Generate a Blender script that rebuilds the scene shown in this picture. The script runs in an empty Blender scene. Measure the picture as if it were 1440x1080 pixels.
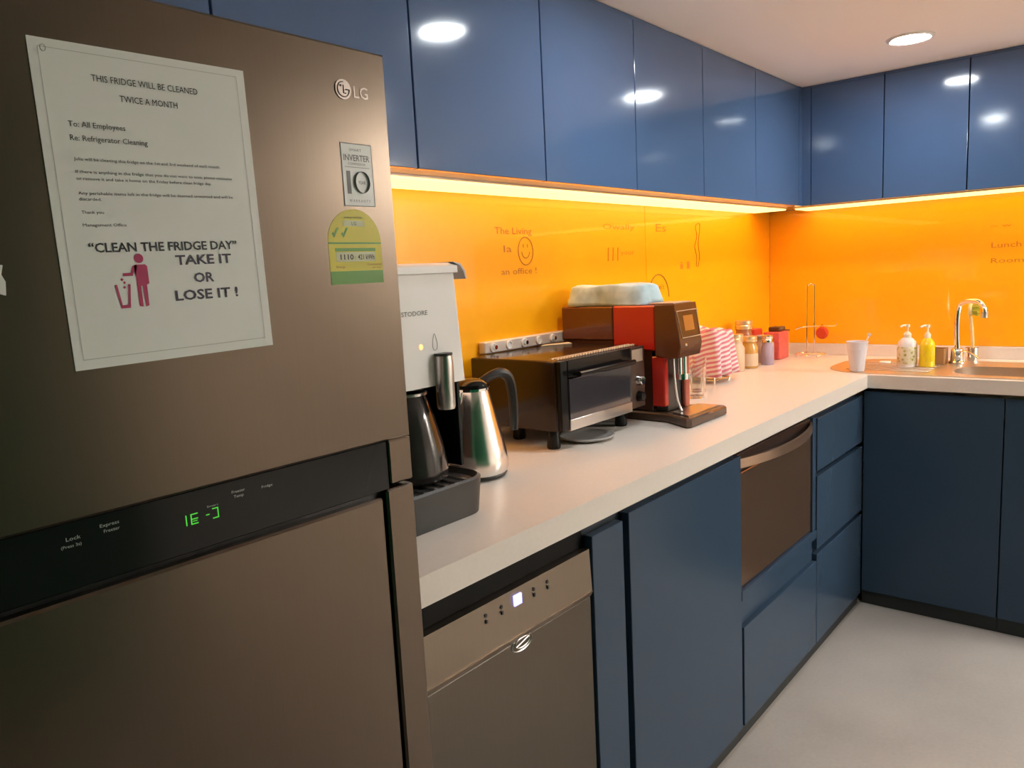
import bpy, bmesh, math, random
from mathutils import Vector, Matrix
random.seed(7)
PI = math.pi
SC = bpy.context.scene
COL = SC.collection

# ------------------------------------------------------------------ camera
CAM_LOC = (-3.60628, -1.42617, 1.33551)
FWD = Vector((0.75484459, 0.64064162, -0.14066967))
RGT = Vector((0.64072936, -0.76608855, -0.05073673))
UPV = Vector((0.14026948, 0.05183284, 0.9887557))
cam_data = bpy.data.cameras.new('camera')
cam_data.sensor_width = 36.0
cam_data.lens = 1078.35 * 36.0 / 1440.0
cam_data.clip_start = 0.02
cam = bpy.data.objects.new('camera', cam_data)
COL.objects.link(cam)
m = Matrix((RGT, UPV, -FWD)).transposed().to_4x4()
m.translation = Vector(CAM_LOC)
cam.matrix_world = m
SC.camera = cam

# ------------------------------------------------------------------ world, exposure
w = bpy.data.worlds.new('world')
SC.world = w
w.use_nodes = True
w.node_tree.nodes['Background'].inputs[0].default_value = (0.55, 0.66, 0.8, 1)
w.node_tree.nodes['Background'].inputs[1].default_value = 0.10
SC.view_settings.view_transform = 'Standard'
SC.view_settings.look = 'None'
SC.view_settings.gamma = 1
SC.view_settings.use_curve_mapping = False
SC.view_settings.exposure = 1.03
LED_STRENGTH = 2.15
LED_COLOR = (1.0, 0.46, 0.11)
DOWN_STRENGTH = 72.0
DOWN_COLOR = (0.90, 0.96, 0.98)
FILL_STRENGTH = 55.0
FILL_COLOR = (0.98, 0.95, 0.88)

# ------------------------------------------------------------------ dimensions
H = 0.902; T = 0.048; D = 0.615; DB = 0.595; UD = 0.239
UB = 1.563; CE = 2.049; FY = -0.656; US = 0.952
ROOM_X = -4.7; ROOM_Y = -5.2

# ------------------------------------------------------------------ materials
def s2l(c):
    return tuple((x / 12.92 if x <= 0.04045 else ((x + 0.055) / 1.055) ** 2.4) for x in c)
def rgb(r, g, b):
    return s2l((r / 255, g / 255, b / 255))
MATS = {}
def mat(name, col, rough=0.5, metal=0.0, spec=0.5, coat=0.0, trans=0.0, ior=1.45, noise=None, bump=None, emit=None, estr=0.0, sheen=0, alpha=1.0, cr=0.03):
    if name in MATS: return MATS[name]
    mt = bpy.data.materials.new(name); mt.use_nodes = True
    nt = mt.node_tree; p = nt.nodes['Principled BSDF']
    p.inputs['Base Color'].default_value = (*col, 1)
    p.inputs['Roughness'].default_value = rough
    p.inputs['Metallic'].default_value = metal
    p.inputs['Specular IOR Level'].default_value = spec
    p.inputs['Coat Weight'].default_value = coat
    p.inputs['Coat Roughness'].default_value = cr
    p.inputs['Transmission Weight'].default_value = trans
    p.inputs['IOR'].default_value = ior
    p.inputs['Alpha'].default_value = alpha
    if sheen: p.inputs['Sheen Weight'].default_value = sheen
    if emit:
        p.inputs['Emission Color'].default_value = (*emit, 1)
        p.inputs['Emission Strength'].default_value = estr
    if noise or bump:
        tc = nt.nodes.new('ShaderNodeTexCoord')
        mp = nt.nodes.new('ShaderNodeMapping'); nt.links.new(tc.outputs['Object'], mp.inputs[0])
        nz = nt.nodes.new('ShaderNodeTexNoise'); nt.links.new(mp.outputs[0], nz.inputs['Vector'])
        nz.inputs['Detail'].default_value = 5
        sc, amt = (noise or bump)[:2]
        nz.inputs['Scale'].default_value = sc
        if len(noise or bump) > 2: mp.inputs['Scale'].default_value = (noise or bump)[2]
        if noise:
            mx = nt.nodes.new('ShaderNodeMix'); mx.data_type = 'RGBA'
            mx.inputs[6].default_value = (*[max(0, c * (1 - amt)) for c in col], 1)
            mx.inputs[7].default_value = (*[min(1, c * (1 + amt)) for c in col], 1)
            nt.links.new(nz.outputs['Fac'], mx.inputs[0])
            nt.links.new(mx.outputs[2], p.inputs['Base Color'])
        if bump:
            b = nt.nodes.new('ShaderNodeBump'); b.inputs['Strength'].default_value = bump[1]
            b.inputs['Distance'].default_value = 0.01
            nt.links.new(nz.outputs['Fac'], b.inputs['Height']); nt.links.new(b.outputs[0], p.inputs['Normal'])
    MATS[name] = mt
    return mt

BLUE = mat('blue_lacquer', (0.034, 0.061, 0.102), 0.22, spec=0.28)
BLUEU = mat('blue_gloss_upper_lifted', (0.078, 0.145, 0.29), 0.10, spec=0.7)  # glossy finish; its lighter blue carries reflected room light in the colour
CARC = mat('cabinet_carcass', (0.02, 0.03, 0.045), 0.5)
UNDER = mat('cabinet_underside', (0.75, 0.66, 0.56), 0.5)
PLINTH = mat('dark_plinth', (0.02, 0.022, 0.022), 0.5)
ORANGE = mat('orange_back_painted_glass', (0.93, 0.435, 0.006), 0.30, spec=0.35, coat=0.5, cr=0.02)
QUARTZ = mat('white_quartz', (0.74, 0.675, 0.61), 0.32, noise=(160, 0.05))
STEEL = mat('brushed_steel', (0.130, 0.101, 0.078), 0.28, 1.0, noise=(9, 0.05, (60, 1, 1)))
STEELD = mat('dark_brushed_steel', (0.21, 0.17, 0.13), 0.36, 1.0, noise=(9, 0.06, (40, 1, 1)))
CHROME = mat('chrome', (0.85, 0.85, 0.85), 0.08, 1.0)
SATIN = mat('satin_metal', (0.62, 0.60, 0.58), 0.28, 1.0)
BLACKG = mat('gloss_black', (0.008, 0.008, 0.008), 0.14, spec=0.28)
BLACK = mat('black_plastic', (0.012, 0.012, 0.012), 0.35)
CHAR = mat('charcoal_plastic', (0.045, 0.043, 0.04), 0.4)
WHITEP = mat('white_plastic', (0.78, 0.77, 0.75), 0.3)
GREYP = mat('grey_plastic', (0.42, 0.42, 0.42), 0.35)
PAPER = mat('laminated_paper', (0.78, 0.79, 0.77), 0.30, spec=0.4)
INK = mat('black_ink', (0.025, 0.025, 0.03), 0.5)
INKG = mat('grey_ink', (0.20, 0.20, 0.20), 0.5)
INKV = mat('violet_black_ink', (0.055, 0.045, 0.075), 0.5)
LINEG = mat('pale_rule', (0.50, 0.51, 0.49), 0.5)
MAGENTA = mat('magenta_ink', (0.42, 0.03, 0.11), 0.5)
PANELTXT = mat('pale_panel_print', (0.42, 0.45, 0.42), 0.5)
GREENLED = mat('green_segments', (0.02, 0.1, 0.01), 0.4, emit=(0.08, 0.75, 0.05), estr=0.45)
BLUELED = mat('blue_display', (0.1, 0.1, 0.4), 0.4, emit=(0.35, 0.35, 1.0), estr=1.3)
WHITELED = mat('white_digit', (0.8, 0.8, 0.9), 0.4, emit=(0.8, 0.8, 1.0), estr=1.2)
AMBERLED = mat('amber_indicator', (0.9, 0.4, 0.15), 0.4, emit=(1.0, 0.42, 0.15), estr=0.8)
CEILM = mat('white_ceiling_paint', (0.92, 0.89, 0.88), 0.7, bump=(90, 0.02))
WALLM = mat('pale_wall_paint', (0.72, 0.66, 0.60), 0.8, bump=(120, 0.03))
GREENW = mat('dark_green_paint', (0.016, 0.30, 0.15), 0.6)
MARK = mat('faded_marker', (0.33, 0.12, 0.004), 0.6)
MARKF = mat('very_faded_marker', (0.62, 0.215, 0.004), 0.6)
GLASS = mat('clear_glass', (0.95, 0.95, 0.93), 0.02, trans=1.0, ior=1.45)
RED = mat('red_gloss_plastic', (0.50, 0.025, 0.015), 0.25, coat=0.3)
BROWNT = mat('smoked_tank', (0.14, 0.045, 0.015), 0.15, coat=0.3)
BRONZE = mat('bronze_oven_glass', (0.25, 0.155, 0.10), 0.22, 0.75)
BRONZEL = mat('bronze_handle', (0.36, 0.24, 0.17), 0.30, 0.8)

EMBL = mat('emblem_metal', (0.34, 0.29, 0.26), 0.35, 0.8)
def floor_mat():
    mt = bpy.data.materials.new('grey_screed'); mt.use_nodes = True; nt = mt.node_tree; p = nt.nodes['Principled BSDF']
    tc = nt.nodes.new('ShaderNodeTexCoord')
    n1 = nt.nodes.new('ShaderNodeTexNoise'); n1.inputs['Scale'].default_value = 3.2; n1.inputs['Detail'].default_value = 6
    n2 = nt.nodes.new('ShaderNodeTexNoise'); n2.inputs['Scale'].default_value = 90; n2.inputs['Detail'].default_value = 3
    nt.links.new(tc.outputs['Object'], n1.inputs['Vector']); nt.links.new(tc.outputs['Object'], n2.inputs['Vector'])
    add = nt.nodes.new('ShaderNodeMath'); add.operation = 'MULTIPLY_ADD'; add.inputs[1].default_value = 0.35
    nt.links.new(n2.outputs['Fac'], add.inputs[0]); nt.links.new(n1.outputs['Fac'], add.inputs[2])
    r = nt.nodes.new('ShaderNodeValToRGB'); nt.links.new(add.outputs[0], r.inputs[0])
    r.color_ramp.elements[0].position = 0.35; r.color_ramp.elements[0].color = (0.31, 0.28, 0.255, 1)
    r.color_ramp.elements[1].position = 0.95; r.color_ramp.elements[1].color = (0.42, 0.38, 0.345, 1)
    nt.links.new(r.outputs[0], p.inputs['Base Color']); p.inputs['Roughness'].default_value = 0.45
    b = nt.nodes.new('ShaderNodeBump'); b.inputs['Strength'].default_value = 0.06; b.inputs['Distance'].default_value = 0.01
    nt.links.new(n2.outputs['Fac'], b.inputs['Height']); nt.links.new(b.outputs[0], p.inputs['Normal'])
    return mt
FLOORM = floor_mat()

def stripe_mat(name, c1, c2, scale, rot=(0, 0, 0), dist=1.2):
    mt = bpy.data.materials.new(name); mt.use_nodes = True; nt = mt.node_tree; p = nt.nodes['Principled BSDF']
    tc = nt.nodes.new('ShaderNodeTexCoord'); mp = nt.nodes.new('ShaderNodeMapping'); mp.inputs['Rotation'].default_value = rot
    nt.links.new(tc.outputs['Object'], mp.inputs[0])
    wv = nt.nodes.new('ShaderNodeTexWave'); wv.bands_direction = 'Z'; wv.inputs['Scale'].default_value = scale; wv.inputs['Distortion'].default_value = dist
    wv.inputs['Detail Scale'].default_value = 0.6
    nt.links.new(mp.outputs[0], wv.inputs['Vector'])
    r = nt.nodes.new('ShaderNodeValToRGB'); nt.links.new(wv.outputs['Fac'], r.inputs[0])
    r.color_ramp.elements[0].position = 0.42; r.color_ramp.elements[0].color = (*c1, 1)
    r.color_ramp.elements[1].position = 0.58; r.color_ramp.elements[1].color = (*c2, 1)
    nt.links.new(r.outputs[0], p.inputs['Base Color']); p.inputs['Roughness'].default_value = 0.85
    return mt

# ------------------------------------------------------------------ geometry helpers
def box(bm, x0, x1, y0, y1, z0, z1, bev=0.0, seg=1):
    vs = [bm.verts.new(c) for c in ((x0, y0, z0), (x1, y0, z0), (x1, y1, z0), (x0, y1, z0), (x0, y0, z1), (x1, y0, z1), (x1, y1, z1), (x0, y1, z1))]
    fs = [bm.faces.new([vs[i] for i in f]) for f in ((3, 2, 1, 0), (4, 5, 6, 7), (0, 1, 5, 4), (1, 2, 6, 5), (2, 3, 7, 6), (3, 0, 4, 7))]
    if bev:
        ed = list({e for f in fs for e in f.edges})
        bmesh.ops.bevel(bm, geom=ed, offset=bev, segments=seg, affect='EDGES', profile=0.6)
    return bm
def prism(bm, poly, a0, a1, axis='z', bev=0.0):
    """poly in the plane across axis: z -> (x,y); y -> (x,z); x -> (y,z)"""
    def P(u, v, a):
        return {'z': (u, v, a), 'y': (u, a, v), 'x': (a, u, v)}[axis]
    lo = [bm.verts.new(P(u, v, a0)) for u, v in poly]; hi = [bm.verts.new(P(u, v, a1)) for u, v in poly]
    n = len(poly); fs = [bm.faces.new(lo[::-1]), bm.faces.new(hi)]
    for i in range(n): fs.append(bm.faces.new((lo[i], lo[(i + 1) % n], hi[(i + 1) % n], hi[i])))
    bmesh.ops.recalc_face_normals(bm, faces=fs)
    if bev:
        bmesh.ops.bevel(bm, geom=[e for e in fs[0].edges] + [e for e in fs[1].edges], offset=bev, segments=1, affect='EDGES', profile=0.6)
    return bm
def lathe(bm, prof, c=(0, 0, 0), seg=32, axis='z'):
    rings = []
    def P(r, a, h):
        x, y = r * math.cos(a), r * math.sin(a)
        q = {'z': (x, y, h), 'y': (x, -h, y), 'x': (-h, x, y)}[axis]
        return (q[0] + c[0], q[1] + c[1], q[2] + c[2])
    fs = []
    for r, h in prof:
        if r < 1e-6: rings.append([bm.verts.new(P(0, 0, h))])
        else: rings.append([bm.verts.new(P(r, 2 * PI * i / seg, h)) for i in range(seg)])
    for a, b in zip(rings, rings[1:]):
        for i in range(seg):
            j = (i + 1) % seg
            if len(a) == 1 and len(b) == 1: continue
            if len(a) == 1: fs.append(bm.faces.new((a[0], b[i], b[j])))
            elif len(b) == 1: fs.append(bm.faces.new((a[i], a[j], b[0])))
            else: fs.append(bm.faces.new((a[i], a[j], b[j], b[i])))
    bmesh.ops.recalc_face_normals(bm, faces=fs)
    return bm
def cyl(bm, c, r, h, seg=24, axis='z', r2=None):
    r2 = r if r2 is None else r2
    return lathe(bm, [(0, 0), (r, 0), (r2, h), (0, h)], c, seg, axis)
def smooth_path(pts, n=6):
    P = [Vector(p) for p in pts]; out = []
    for i in range(len(P) - 1):
        p0 = P[max(i - 1, 0)]; p1 = P[i]; p2 = P[i + 1]; p3 = P[min(i + 2, len(P) - 1)]
        for k in range(n):
            t = k / n
            out.append(0.5 * ((2 * p1) + (p2 - p0) * t + (2 * p0 - 5 * p1 + 4 * p2 - p3) * t * t + (3 * p1 - p0 - 3 * p2 + p3) * t ** 3))
    out.append(P[-1]); return out
def tube(bm, pts, r, seg=8, closed=False, flat=None):
    pts = [Vector(p) for p in pts]; n = len(pts); rings = []; fs = []
    up = None
    for i, p in enumerate(pts):
        if closed: t = (pts[(i + 1) % n] - pts[i - 1])
        else: t = pts[min(i + 1, n - 1)] - pts[max(i - 1, 0)]
        t.normalize()
        if up is None:
            up = Vector((0, 0, 1)) if abs(t.z) < 0.9 else Vector((1, 0, 0))
        a = t.cross(up)
        if a.length < 1e-5: a = t.orthogonal()
        a.normalize(); b = a.cross(t).normalized(); up = b
        rr = r[i] if isinstance(r, (list, tuple)) else r
        fb = flat if flat else 1.0
        rings.append([bm.verts.new(p + a * rr * math.cos(2 * PI * k / seg) + b * rr * fb * math.sin(2 * PI * k / seg)) for k in range(seg)])
    rng = range(n if closed else n - 1)
    for i in rng:
        A, B = rings[i], rings[(i + 1) % n]
        for k in range(seg): fs.append(bm.faces.new((A[k], A[(k + 1) % seg], B[(k + 1) % seg], B[k])))
    if not closed:
        fs.append(bm.faces.new(rings[0][::-1])); fs.append(bm.faces.new(rings[-1]))
    bmesh.ops.recalc_face_normals(bm, faces=fs)
    return bm
def BM(): return bmesh.new()

ROOTLOC = {}
def top_of(o):
    while o.parent: o = o.parent
    return o
def part(name, bm, material, parent=None, ang=35, base=None, label=None):
    """link a bmesh (world coordinates) as one mesh object, child of parent"""
    me = bpy.data.meshes.new(name)
    off = Vector((0, 0, 0))
    if parent is not None: off = ROOTLOC[top_of(parent).name]
    elif base is not None: off = Vector(base)
    if off.length: bmesh.ops.translate(bm, verts=bm.verts, vec=-off)
    bm.to_mesh(me); bm.free()
    if ang:
        for p in me.polygons: p.use_smooth = True
        me.set_sharp_from_angle(angle=math.radians(ang))
    me.materials.append(material)
    o = bpy.data.objects.new(name, me); COL.objects.link(o)
    if parent is not None: o.parent = parent
    else:
        o.location = off; ROOTLOC[o.name] = off.copy()
    if label: o['label'] = label
    return o
def tag(o, label, cat, group=None):
    o['label'] = label; o['category'] = cat
    if group: o['group'] = group
    return o
def thing(name, label, cat, loc, group=None):
    o = bpy.data.objects.new(name, None); COL.objects.link(o)
    o.empty_display_size = 0.05
    o.location = loc; ROOTLOC[o.name] = Vector(loc)
    return tag(o, label, cat, group)
def struct(name, bm, material, ang=35):
    o = part(name, bm, material, None, ang); o['kind'] = 'structure'; return o

def text(bm, body, u, v, width, cap, place, bold=0.0, depth=0.0003, align='L'):
    """flat lettering: left end u, baseline v, given total width and capital height, mapped by place(u,v,n)"""
    cu = bpy.data.curves.new('lettering', 'FONT'); cu.body = body; cu.size = 1.0
    cu.fill_mode = 'BOTH'; cu.dimensions = '2D'; cu.resolution_u = 2; cu.offset = bold
    ob = bpy.data.objects.new('lettering', cu); COL.objects.link(ob)
    dg = bpy.context.evaluated_depsgraph_get()
    me = bpy.data.meshes.new_from_object(ob.evaluated_get(dg))
    bpy.data.objects.remove(ob); bpy.data.curves.remove(cu)
    if not me.vertices: return
    xs = [q.co.x for q in me.vertices]; x0, x1 = min(xs), max(xs)
    sx = width / (x1 - x0) if width else cap / 0.72; sy = cap / 0.72
    for q in me.vertices:
        q.co = place(u + (q.co.x - x0) * sx, v + q.co.y * sy, depth)
    bm.from_mesh(me); bpy.data.meshes.remove(me)
def on_fridge(u, v, n): return Vector((u, FY - n, v))

# ------------------------------------------------------------------ setting: floor, walls, ceiling
struct('floor', box(BM(), ROOM_X - 0.1, 0.1, ROOM_Y - 0.1, 0.1, -0.1, 0.0), FLOORM)
struct('ceiling', box(BM(), ROOM_X - 0.1, 0.1, ROOM_Y - 0.1, 0.1, CE, CE + 0.1), CEILM)
struct('wall_back', box(BM(), ROOM_X - 0.1, 0.1, 0.0, 0.1, 0.0, CE), WALLM)
struct('wall_right', box(BM(), 0.0, 0.1, ROOM_Y - 0.1, 0.0, 0.0, CE), WALLM)
struct('wall_left', box(BM(), ROOM_X - 0.1, ROOM_X, ROOM_Y, 0.0, 0.0, CE), GREENW)
struct('wall_front', box(BM(), ROOM_X - 0.1, 0.0, ROOM_Y - 0.1, ROOM_Y, 0.0, CE), WALLM)
# dark green partition standing behind the photographer: the fridge front mirrors it
struct('wall_partition', box(BM(), ROOM_X, -2.40, -2.75, -2.65, 0.0, CE), GREENW)

# ------------------------------------------------------------------ ceiling downlights, plus added fill lights
def downlight(x, y, label, group):
    t = thing('ceiling_downlight', label, 'downlight', (x, y, CE), group)
    part('trim_ring', lathe(BM(), [(0.058, -0.001), (0.058, -0.005), (0.064, -0.007), (0.072, -0.004), (0.074, 0.0), (0.058, 0.0)], (x, y, CE), 40), WHITEP, t)
    em = mat('downlight_glow', (1, 1, 1), 0.5, emit=DOWN_COLOR, estr=DOWN_STRENGTH)
    part('diffuser', lathe(BM(), [(0.0, -0.003), (0.057, -0.003), (0.057, 0.0), (0, 0.0)], (x, y, CE), 40), em, t)
    return t
downlight(-0.668, -0.747, 'round white recessed downlight in the ceiling near the room corner', 'recessed ceiling downlights')
downlight(-1.91, -0.69, 'round recessed downlight mirrored bright in the second upper cabinet door', 'recessed ceiling downlights')
downlight(-1.45, -1.62, 'unseen downlight added over the open floor as fill light', 'recessed ceiling downlights')  # out of view, added to brighten the floor and cabinet fronts
def fill_panel(x, y, lab):  # unseen panel, added as fill for the whole room
    t = thing('ceiling_fill_panel', lab, 'fill light', (x, y, CE))
    b = BM()
    box(b, x - 0.31, x + 0.31, y - 0.31, y - 0.29, CE - 0.012, CE); box(b, x - 0.31, x + 0.31, y + 0.29, y + 0.31, CE - 0.012, CE)
    box(b, x - 0.31, x - 0.29, y - 0.29, y + 0.29, CE - 0.012, CE); box(b, x + 0.29, x + 0.31, y - 0.29, y + 0.29, CE - 0.012, CE)
    part('frame', b, WHITEP, t)
    em = mat('fill_glow', (1, 1, 1), 0.5, emit=FILL_COLOR, estr=FILL_STRENGTH)
    part('diffuser', box(BM(), x - 0.289, x + 0.289, y - 0.289, y + 0.289, CE - 0.008, CE - 0.001), em, t)
fill_panel(-0.36, -3.3, 'unseen square fill panel added on the ceiling near the right wall')


# ------------------------------------------------------------------ upper cabinets
def upper(axis, a0, a1, label, grp='blue upper cabinets', UB=UB):
    """axis x: on the long wall, axis y: on the right wall"""
    g = 0.0016
    if axis == 'x':
        t = thing('upper_cabinet', label, 'cabinet', ((a0 + a1) / 2, -UD / 2, UB), grp)
        part('body', box(BM(), a0 + 0.0002, a1 - 0.0002, -UD + 0.022, -0.0005, UB + 0.004, CE - 0.0015), CARC, t)
        part('bottom_panel', box(BM(), a0 + 0.0002, a1 - 0.0002, -UD + 0.022, -0.0005, UB + 0.0005, UB + 0.0038), UNDER, t)
        part('door', box(BM(), a0 + g, a1 - g, -UD, -UD + 0.02, UB, CE - 0.012, 0.0012), BLUEU, t)
        part('cornice', box(BM(), a0 + 0.0002, a1 - 0.0002, -UD + 0.004, -UD + 0.021, CE - 0.011, CE - 0.0015), BLUEU, t)
    else:
        t = thing('upper_cabinet', label, 'cabinet', (-UD / 2, (a0 + a1) / 2, UB), grp)
        part('body', box(BM(), -UD + 0.022, -0.0005, a0 + 0.0002, a1 - 0.0002, UB + 0.004, CE - 0.0015), CARC, t)
        part('bottom_panel', box(BM(), -UD + 0.022, -0.0005, a0 + 0.0002, a1 - 0.0002, UB + 0.0005, UB + 0.0038), UNDER, t)
        part('door', box(BM(), -UD, -UD + 0.02, a0 + g, a1 - g, UB, CE - 0.012, 0.0012), BLUEU, t)
        part('cornice', box(BM(), -UD + 0.004, -UD + 0.021, a0 + 0.0002, a1 - 0.0002, CE - 0.011, CE - 0.0015), BLUEU, t)
    return t
upper('x', -3.62, -2.905, 'blue upper cabinet above the fridge, only its corner showing', UB=1.665)
upper('x', -2.904, -2.471, 'blue glossy upper cabinet directly right of the fridge top')
upper('x', -2.470, -2.034, 'blue glossy upper cabinet with the large bright lamp reflection')
upper('x', -2.033, -1.595, 'blue glossy upper cabinet above the toaster oven and power rail')
upper('x', -1.594, -1.161, 'blue glossy upper cabinet above the red coffee machine, lamp glint on its left edge')
upper('x', -1.160, -0.727, 'blue glossy upper cabinet above the striped cloth, faint lamp glint in it')
upper('x', -0.726, -0.2755, 'last blue upper cabinet on the long wall before the corner')
upper('y', -0.558, -0.2755, 'first blue upper cabinet on the right wall, next to the corner')
upper('y', -0.851, -0.559, 'blue upper cabinet on the right wall above the soap bottles')
upper('y', -1.146, -0.852, 'blue upper cabinet on the right wall with lamp reflection at its top')
upper('y', -1.441, -1.147, 'blue upper cabinet at the right picture edge above the sink')
b = BM(); prism(b, [(-0.2745, -0.0005), (-0.2745, -UD), (-UD, -UD), (-UD, -0.2745), (-0.0005, -0.2745), (-0.0005, -0.0005)], UB, CE - 0.0015)
tag(part('corner_filler', b, BLUEU, None, base=(-0.2, -0.2, UB)), 'narrow blue filler post in the inner corner of the upper cabinets', 'filler panel')

# ------------------------------------------------------------------ LED strips under the uppers
def led(name, x0, x1, y0, y1, label):
    t = thing(name, label, 'light strip', ((x0 + x1) / 2, (y0 + y1) / 2, UB - 0.01), 'warm LED strips under the upper cabinets')
    em = mat('led_glow', (1, 0.9, 0.7), 0.5, emit=LED_COLOR, estr=LED_STRENGTH)
    part('channel', box(BM(), x0 - 0.004, x1 + 0.004, y0 - 0.004, y1 + 0.004, UB - 0.005, UB - 0.0001), SATIN, t)
    part('diffuser', box(BM(), x0, x1, y0, y1, UB - 0.010, UB - 0.0051, 0.001), em, t)
led('led_strip', -2.89, -0.21, -0.160, -0.018, 'glowing warm LED strip under the long row of upper cabinets')
led('led_strip', -0.185, -0.025, -1.43, -0.19, 'glowing warm LED strip under the right wall upper cabinets')

# ------------------------------------------------------------------ orange backsplash
def splash(axis, a0, a1, label):
    if axis == 'x':
        b = box(BM(), a0, a1, -0.0065, -0.0005, US + 0.001, UB - 0.001, 0.0006, 1); base = ((a0 + a1) / 2, -0.003, US)
    else:
        b = box(BM(), -0.0065, -0.0005, a0, a1, US + 0.001, UB - 0.001, 0.0006, 1); base = (-0.003, (a0 + a1) / 2, US)
    return tag(part('backsplash_panel', b, ORANGE, None, base=base), label, 'backsplash', 'orange glass backsplash')
sp1 = splash('x', -2.90, -1.156, 'long orange glass backsplash panel behind the toaster oven and dispenser')
sp2 = splash('x', -1.154, -0.0080, 'orange glass backsplash panel behind the jars, left of the corner')
sp3 = splash('y', -1.90, -0.0070, 'orange glass backsplash panel behind the tap on the right wall')

def stroke(bm, pts, place, r=0.0022):
    tube(bm, [place(u, v, 0.0068) for u, v in smooth_path2(pts)], r, 5, flat=0.25)
def smooth_path2(pts):
    return [(p.x, p.y) for p in smooth_path([(u, v, 0) for u, v in pts], 4)]
pw1 = lambda u, v, n: Vector((u, -0.0065 - (n - 0.0065 if n > 0.006 else n), v))
pw3 = lambda u, v, n: Vector((-0.0065 - (n - 0.0065 if n > 0.006 else n), -u, v))
b = BM()
text(b, 'The Living', -1.975, 1.450, 0.165, 0.020, pw1)
part('marker_writing', b, MARK, sp1, label='faded handwritten line'); b = BM()
text(b, 'Ia', -1.94, 1.400, 0.035, 0.020, pw1)
part('marker_writing', b, MARK, sp1); b = BM()
text(b, 'an office !', -1.955, 1.337, 0.16, 0.018, pw1)
part('marker_writing', b, MARK, sp1, label='faded handwritten line'); b = BM()
ring = [(-1.842 + 0.034 * math.cos(a), 1.402 + 0.040 * math.sin(a)) for a in [2 * PI * k / 22 for k in range(22)]]
tube(b, [pw1(u, v, 0.0066) for u, v in ring], 0.0016, 5, True)
tube(b, [pw1(-1.842 + 0.018 * math.cos(a), 1.400 + 0.018 * math.sin(a), 0.0066) for a in [PI + PI * k / 8 for k in range(9)]], 0.0014, 5)
tube(b, [pw1(-1.852, 1.412 + k * 0.005, 0.0066) for k in range(3)], 0.0014, 5); tube(b, [pw1(-1.832, 1.412 + k * 0.005, 0.0066) for k in range(3)], 0.0014, 5)
part('smiley_sketch', b, MARK, sp1, label='drawn smiley face')
b = BM()
for u in (-1.405, -1.375, -1.345): tube(b, [pw1(u + 0.002 * k, 1.365 + 0.022 * k, 0.0066) for k in range(3)], 0.0022, 5)
text(b, 'your', -1.325, 1.385, 0.09, 0.016, pw1)
part('marker_traces', b, MARKF, sp1); b = BM()
text(b, 'Owally', -1.43, 1.47, 0.20, 0.018, pw1)
part('marker_traces', b, MARKF, sp1)
b = BM()
stroke(b, [(-0.765, 1.33), (-0.76, 1.37), (-0.775, 1.41), (-0.755, 1.45), (-0.765, 1.49), (-0.73, 1.50), (-0.735, 1.46), (-0.745, 1.42), (-0.735, 1.37), (-0.75, 1.33)], pw1, 0.0022)
part('marker_squiggle', b, MARK, sp2); b = BM()
arc = [(-1.068 + 0.075 * math.cos(a), 1.225 + 0.085 * math.sin(a)) for a in [PI * k / 12 for k in range(13)]]
tube(b, [pw1(u, v, 0.0066) for u, v in arc], 0.0022, 5)
text(b, 'don\'t', -1.11, 1.255, 0.085, 0.018, pw1); text(b, 'u', -1.10, 1.225, 0.03, 0.016, pw1)
part('marker_writing', b, MARK, sp2)
b = BM()
text(b, 'Es', -1.08, 1.465, 0.075, 0.030, pw1); part('marker_traces', b, MARKF, sp2); b = BM(); text(b, 'il', -0.90, 1.325, 0.08, 0.03, pw1)
part('marker_traces', b, MARKF, sp2)
b = BM()
text(b, 'Lunch', 0.905, 1.345, 0.10, 0.022, pw3); part('marker_traces', b, mat('dull_marker', (0.52, 0.17, 0.004), 0.6), sp3); b = BM(); text(b, 'Room', 0.905, 1.285, 0.11, 0.02, pw3); part('marker_traces', b, MATS['dull_marker'], sp3); b = BM(); text(b, '~ w', 0.90, 1.425, 0.07, 0.012, pw3)
part('marker_traces', b, mat('dull_marker', (0.52, 0.17, 0.004), 0.6), sp3)

# ------------------------------------------------------------------ worktop with upstands
SX0, SX1, SY0, SY1 = -0.535, -0.270, -1.330, -0.850      # sink bowl cut-out
b = BM()
YE = -1.90
prism(b, [(-2.90, -D), (-D, -D), (-D, SY1), (0 - 0.0005, SY1), (-0.0005, -0.0005), (-2.90, -0.0005)], H - T, H)
box(b, -D, SX0, SY0, SY1, H - T, H); box(b, SX1, -0.0005, SY0, SY1, H - T, H); box(b, -D, -0.0005, YE, SY0, H - T, H)
wt = thing('worktop', 'white stone L-shaped worktop running along both walls', 'countertop', (-0.6, -0.6, H - T))
part('slab', b, QUARTZ, wt, ang=0)
part('upstand', box(BM(), -2.90, -0.021, -0.020, -0.0005, H + 0.0002, US, 0.001), QUARTZ, wt)
part('upstand', box(BM(), -0.020, -0.0005, YE, -0.0008, H + 0.0002, US, 0.001), QUARTZ, wt)

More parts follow.
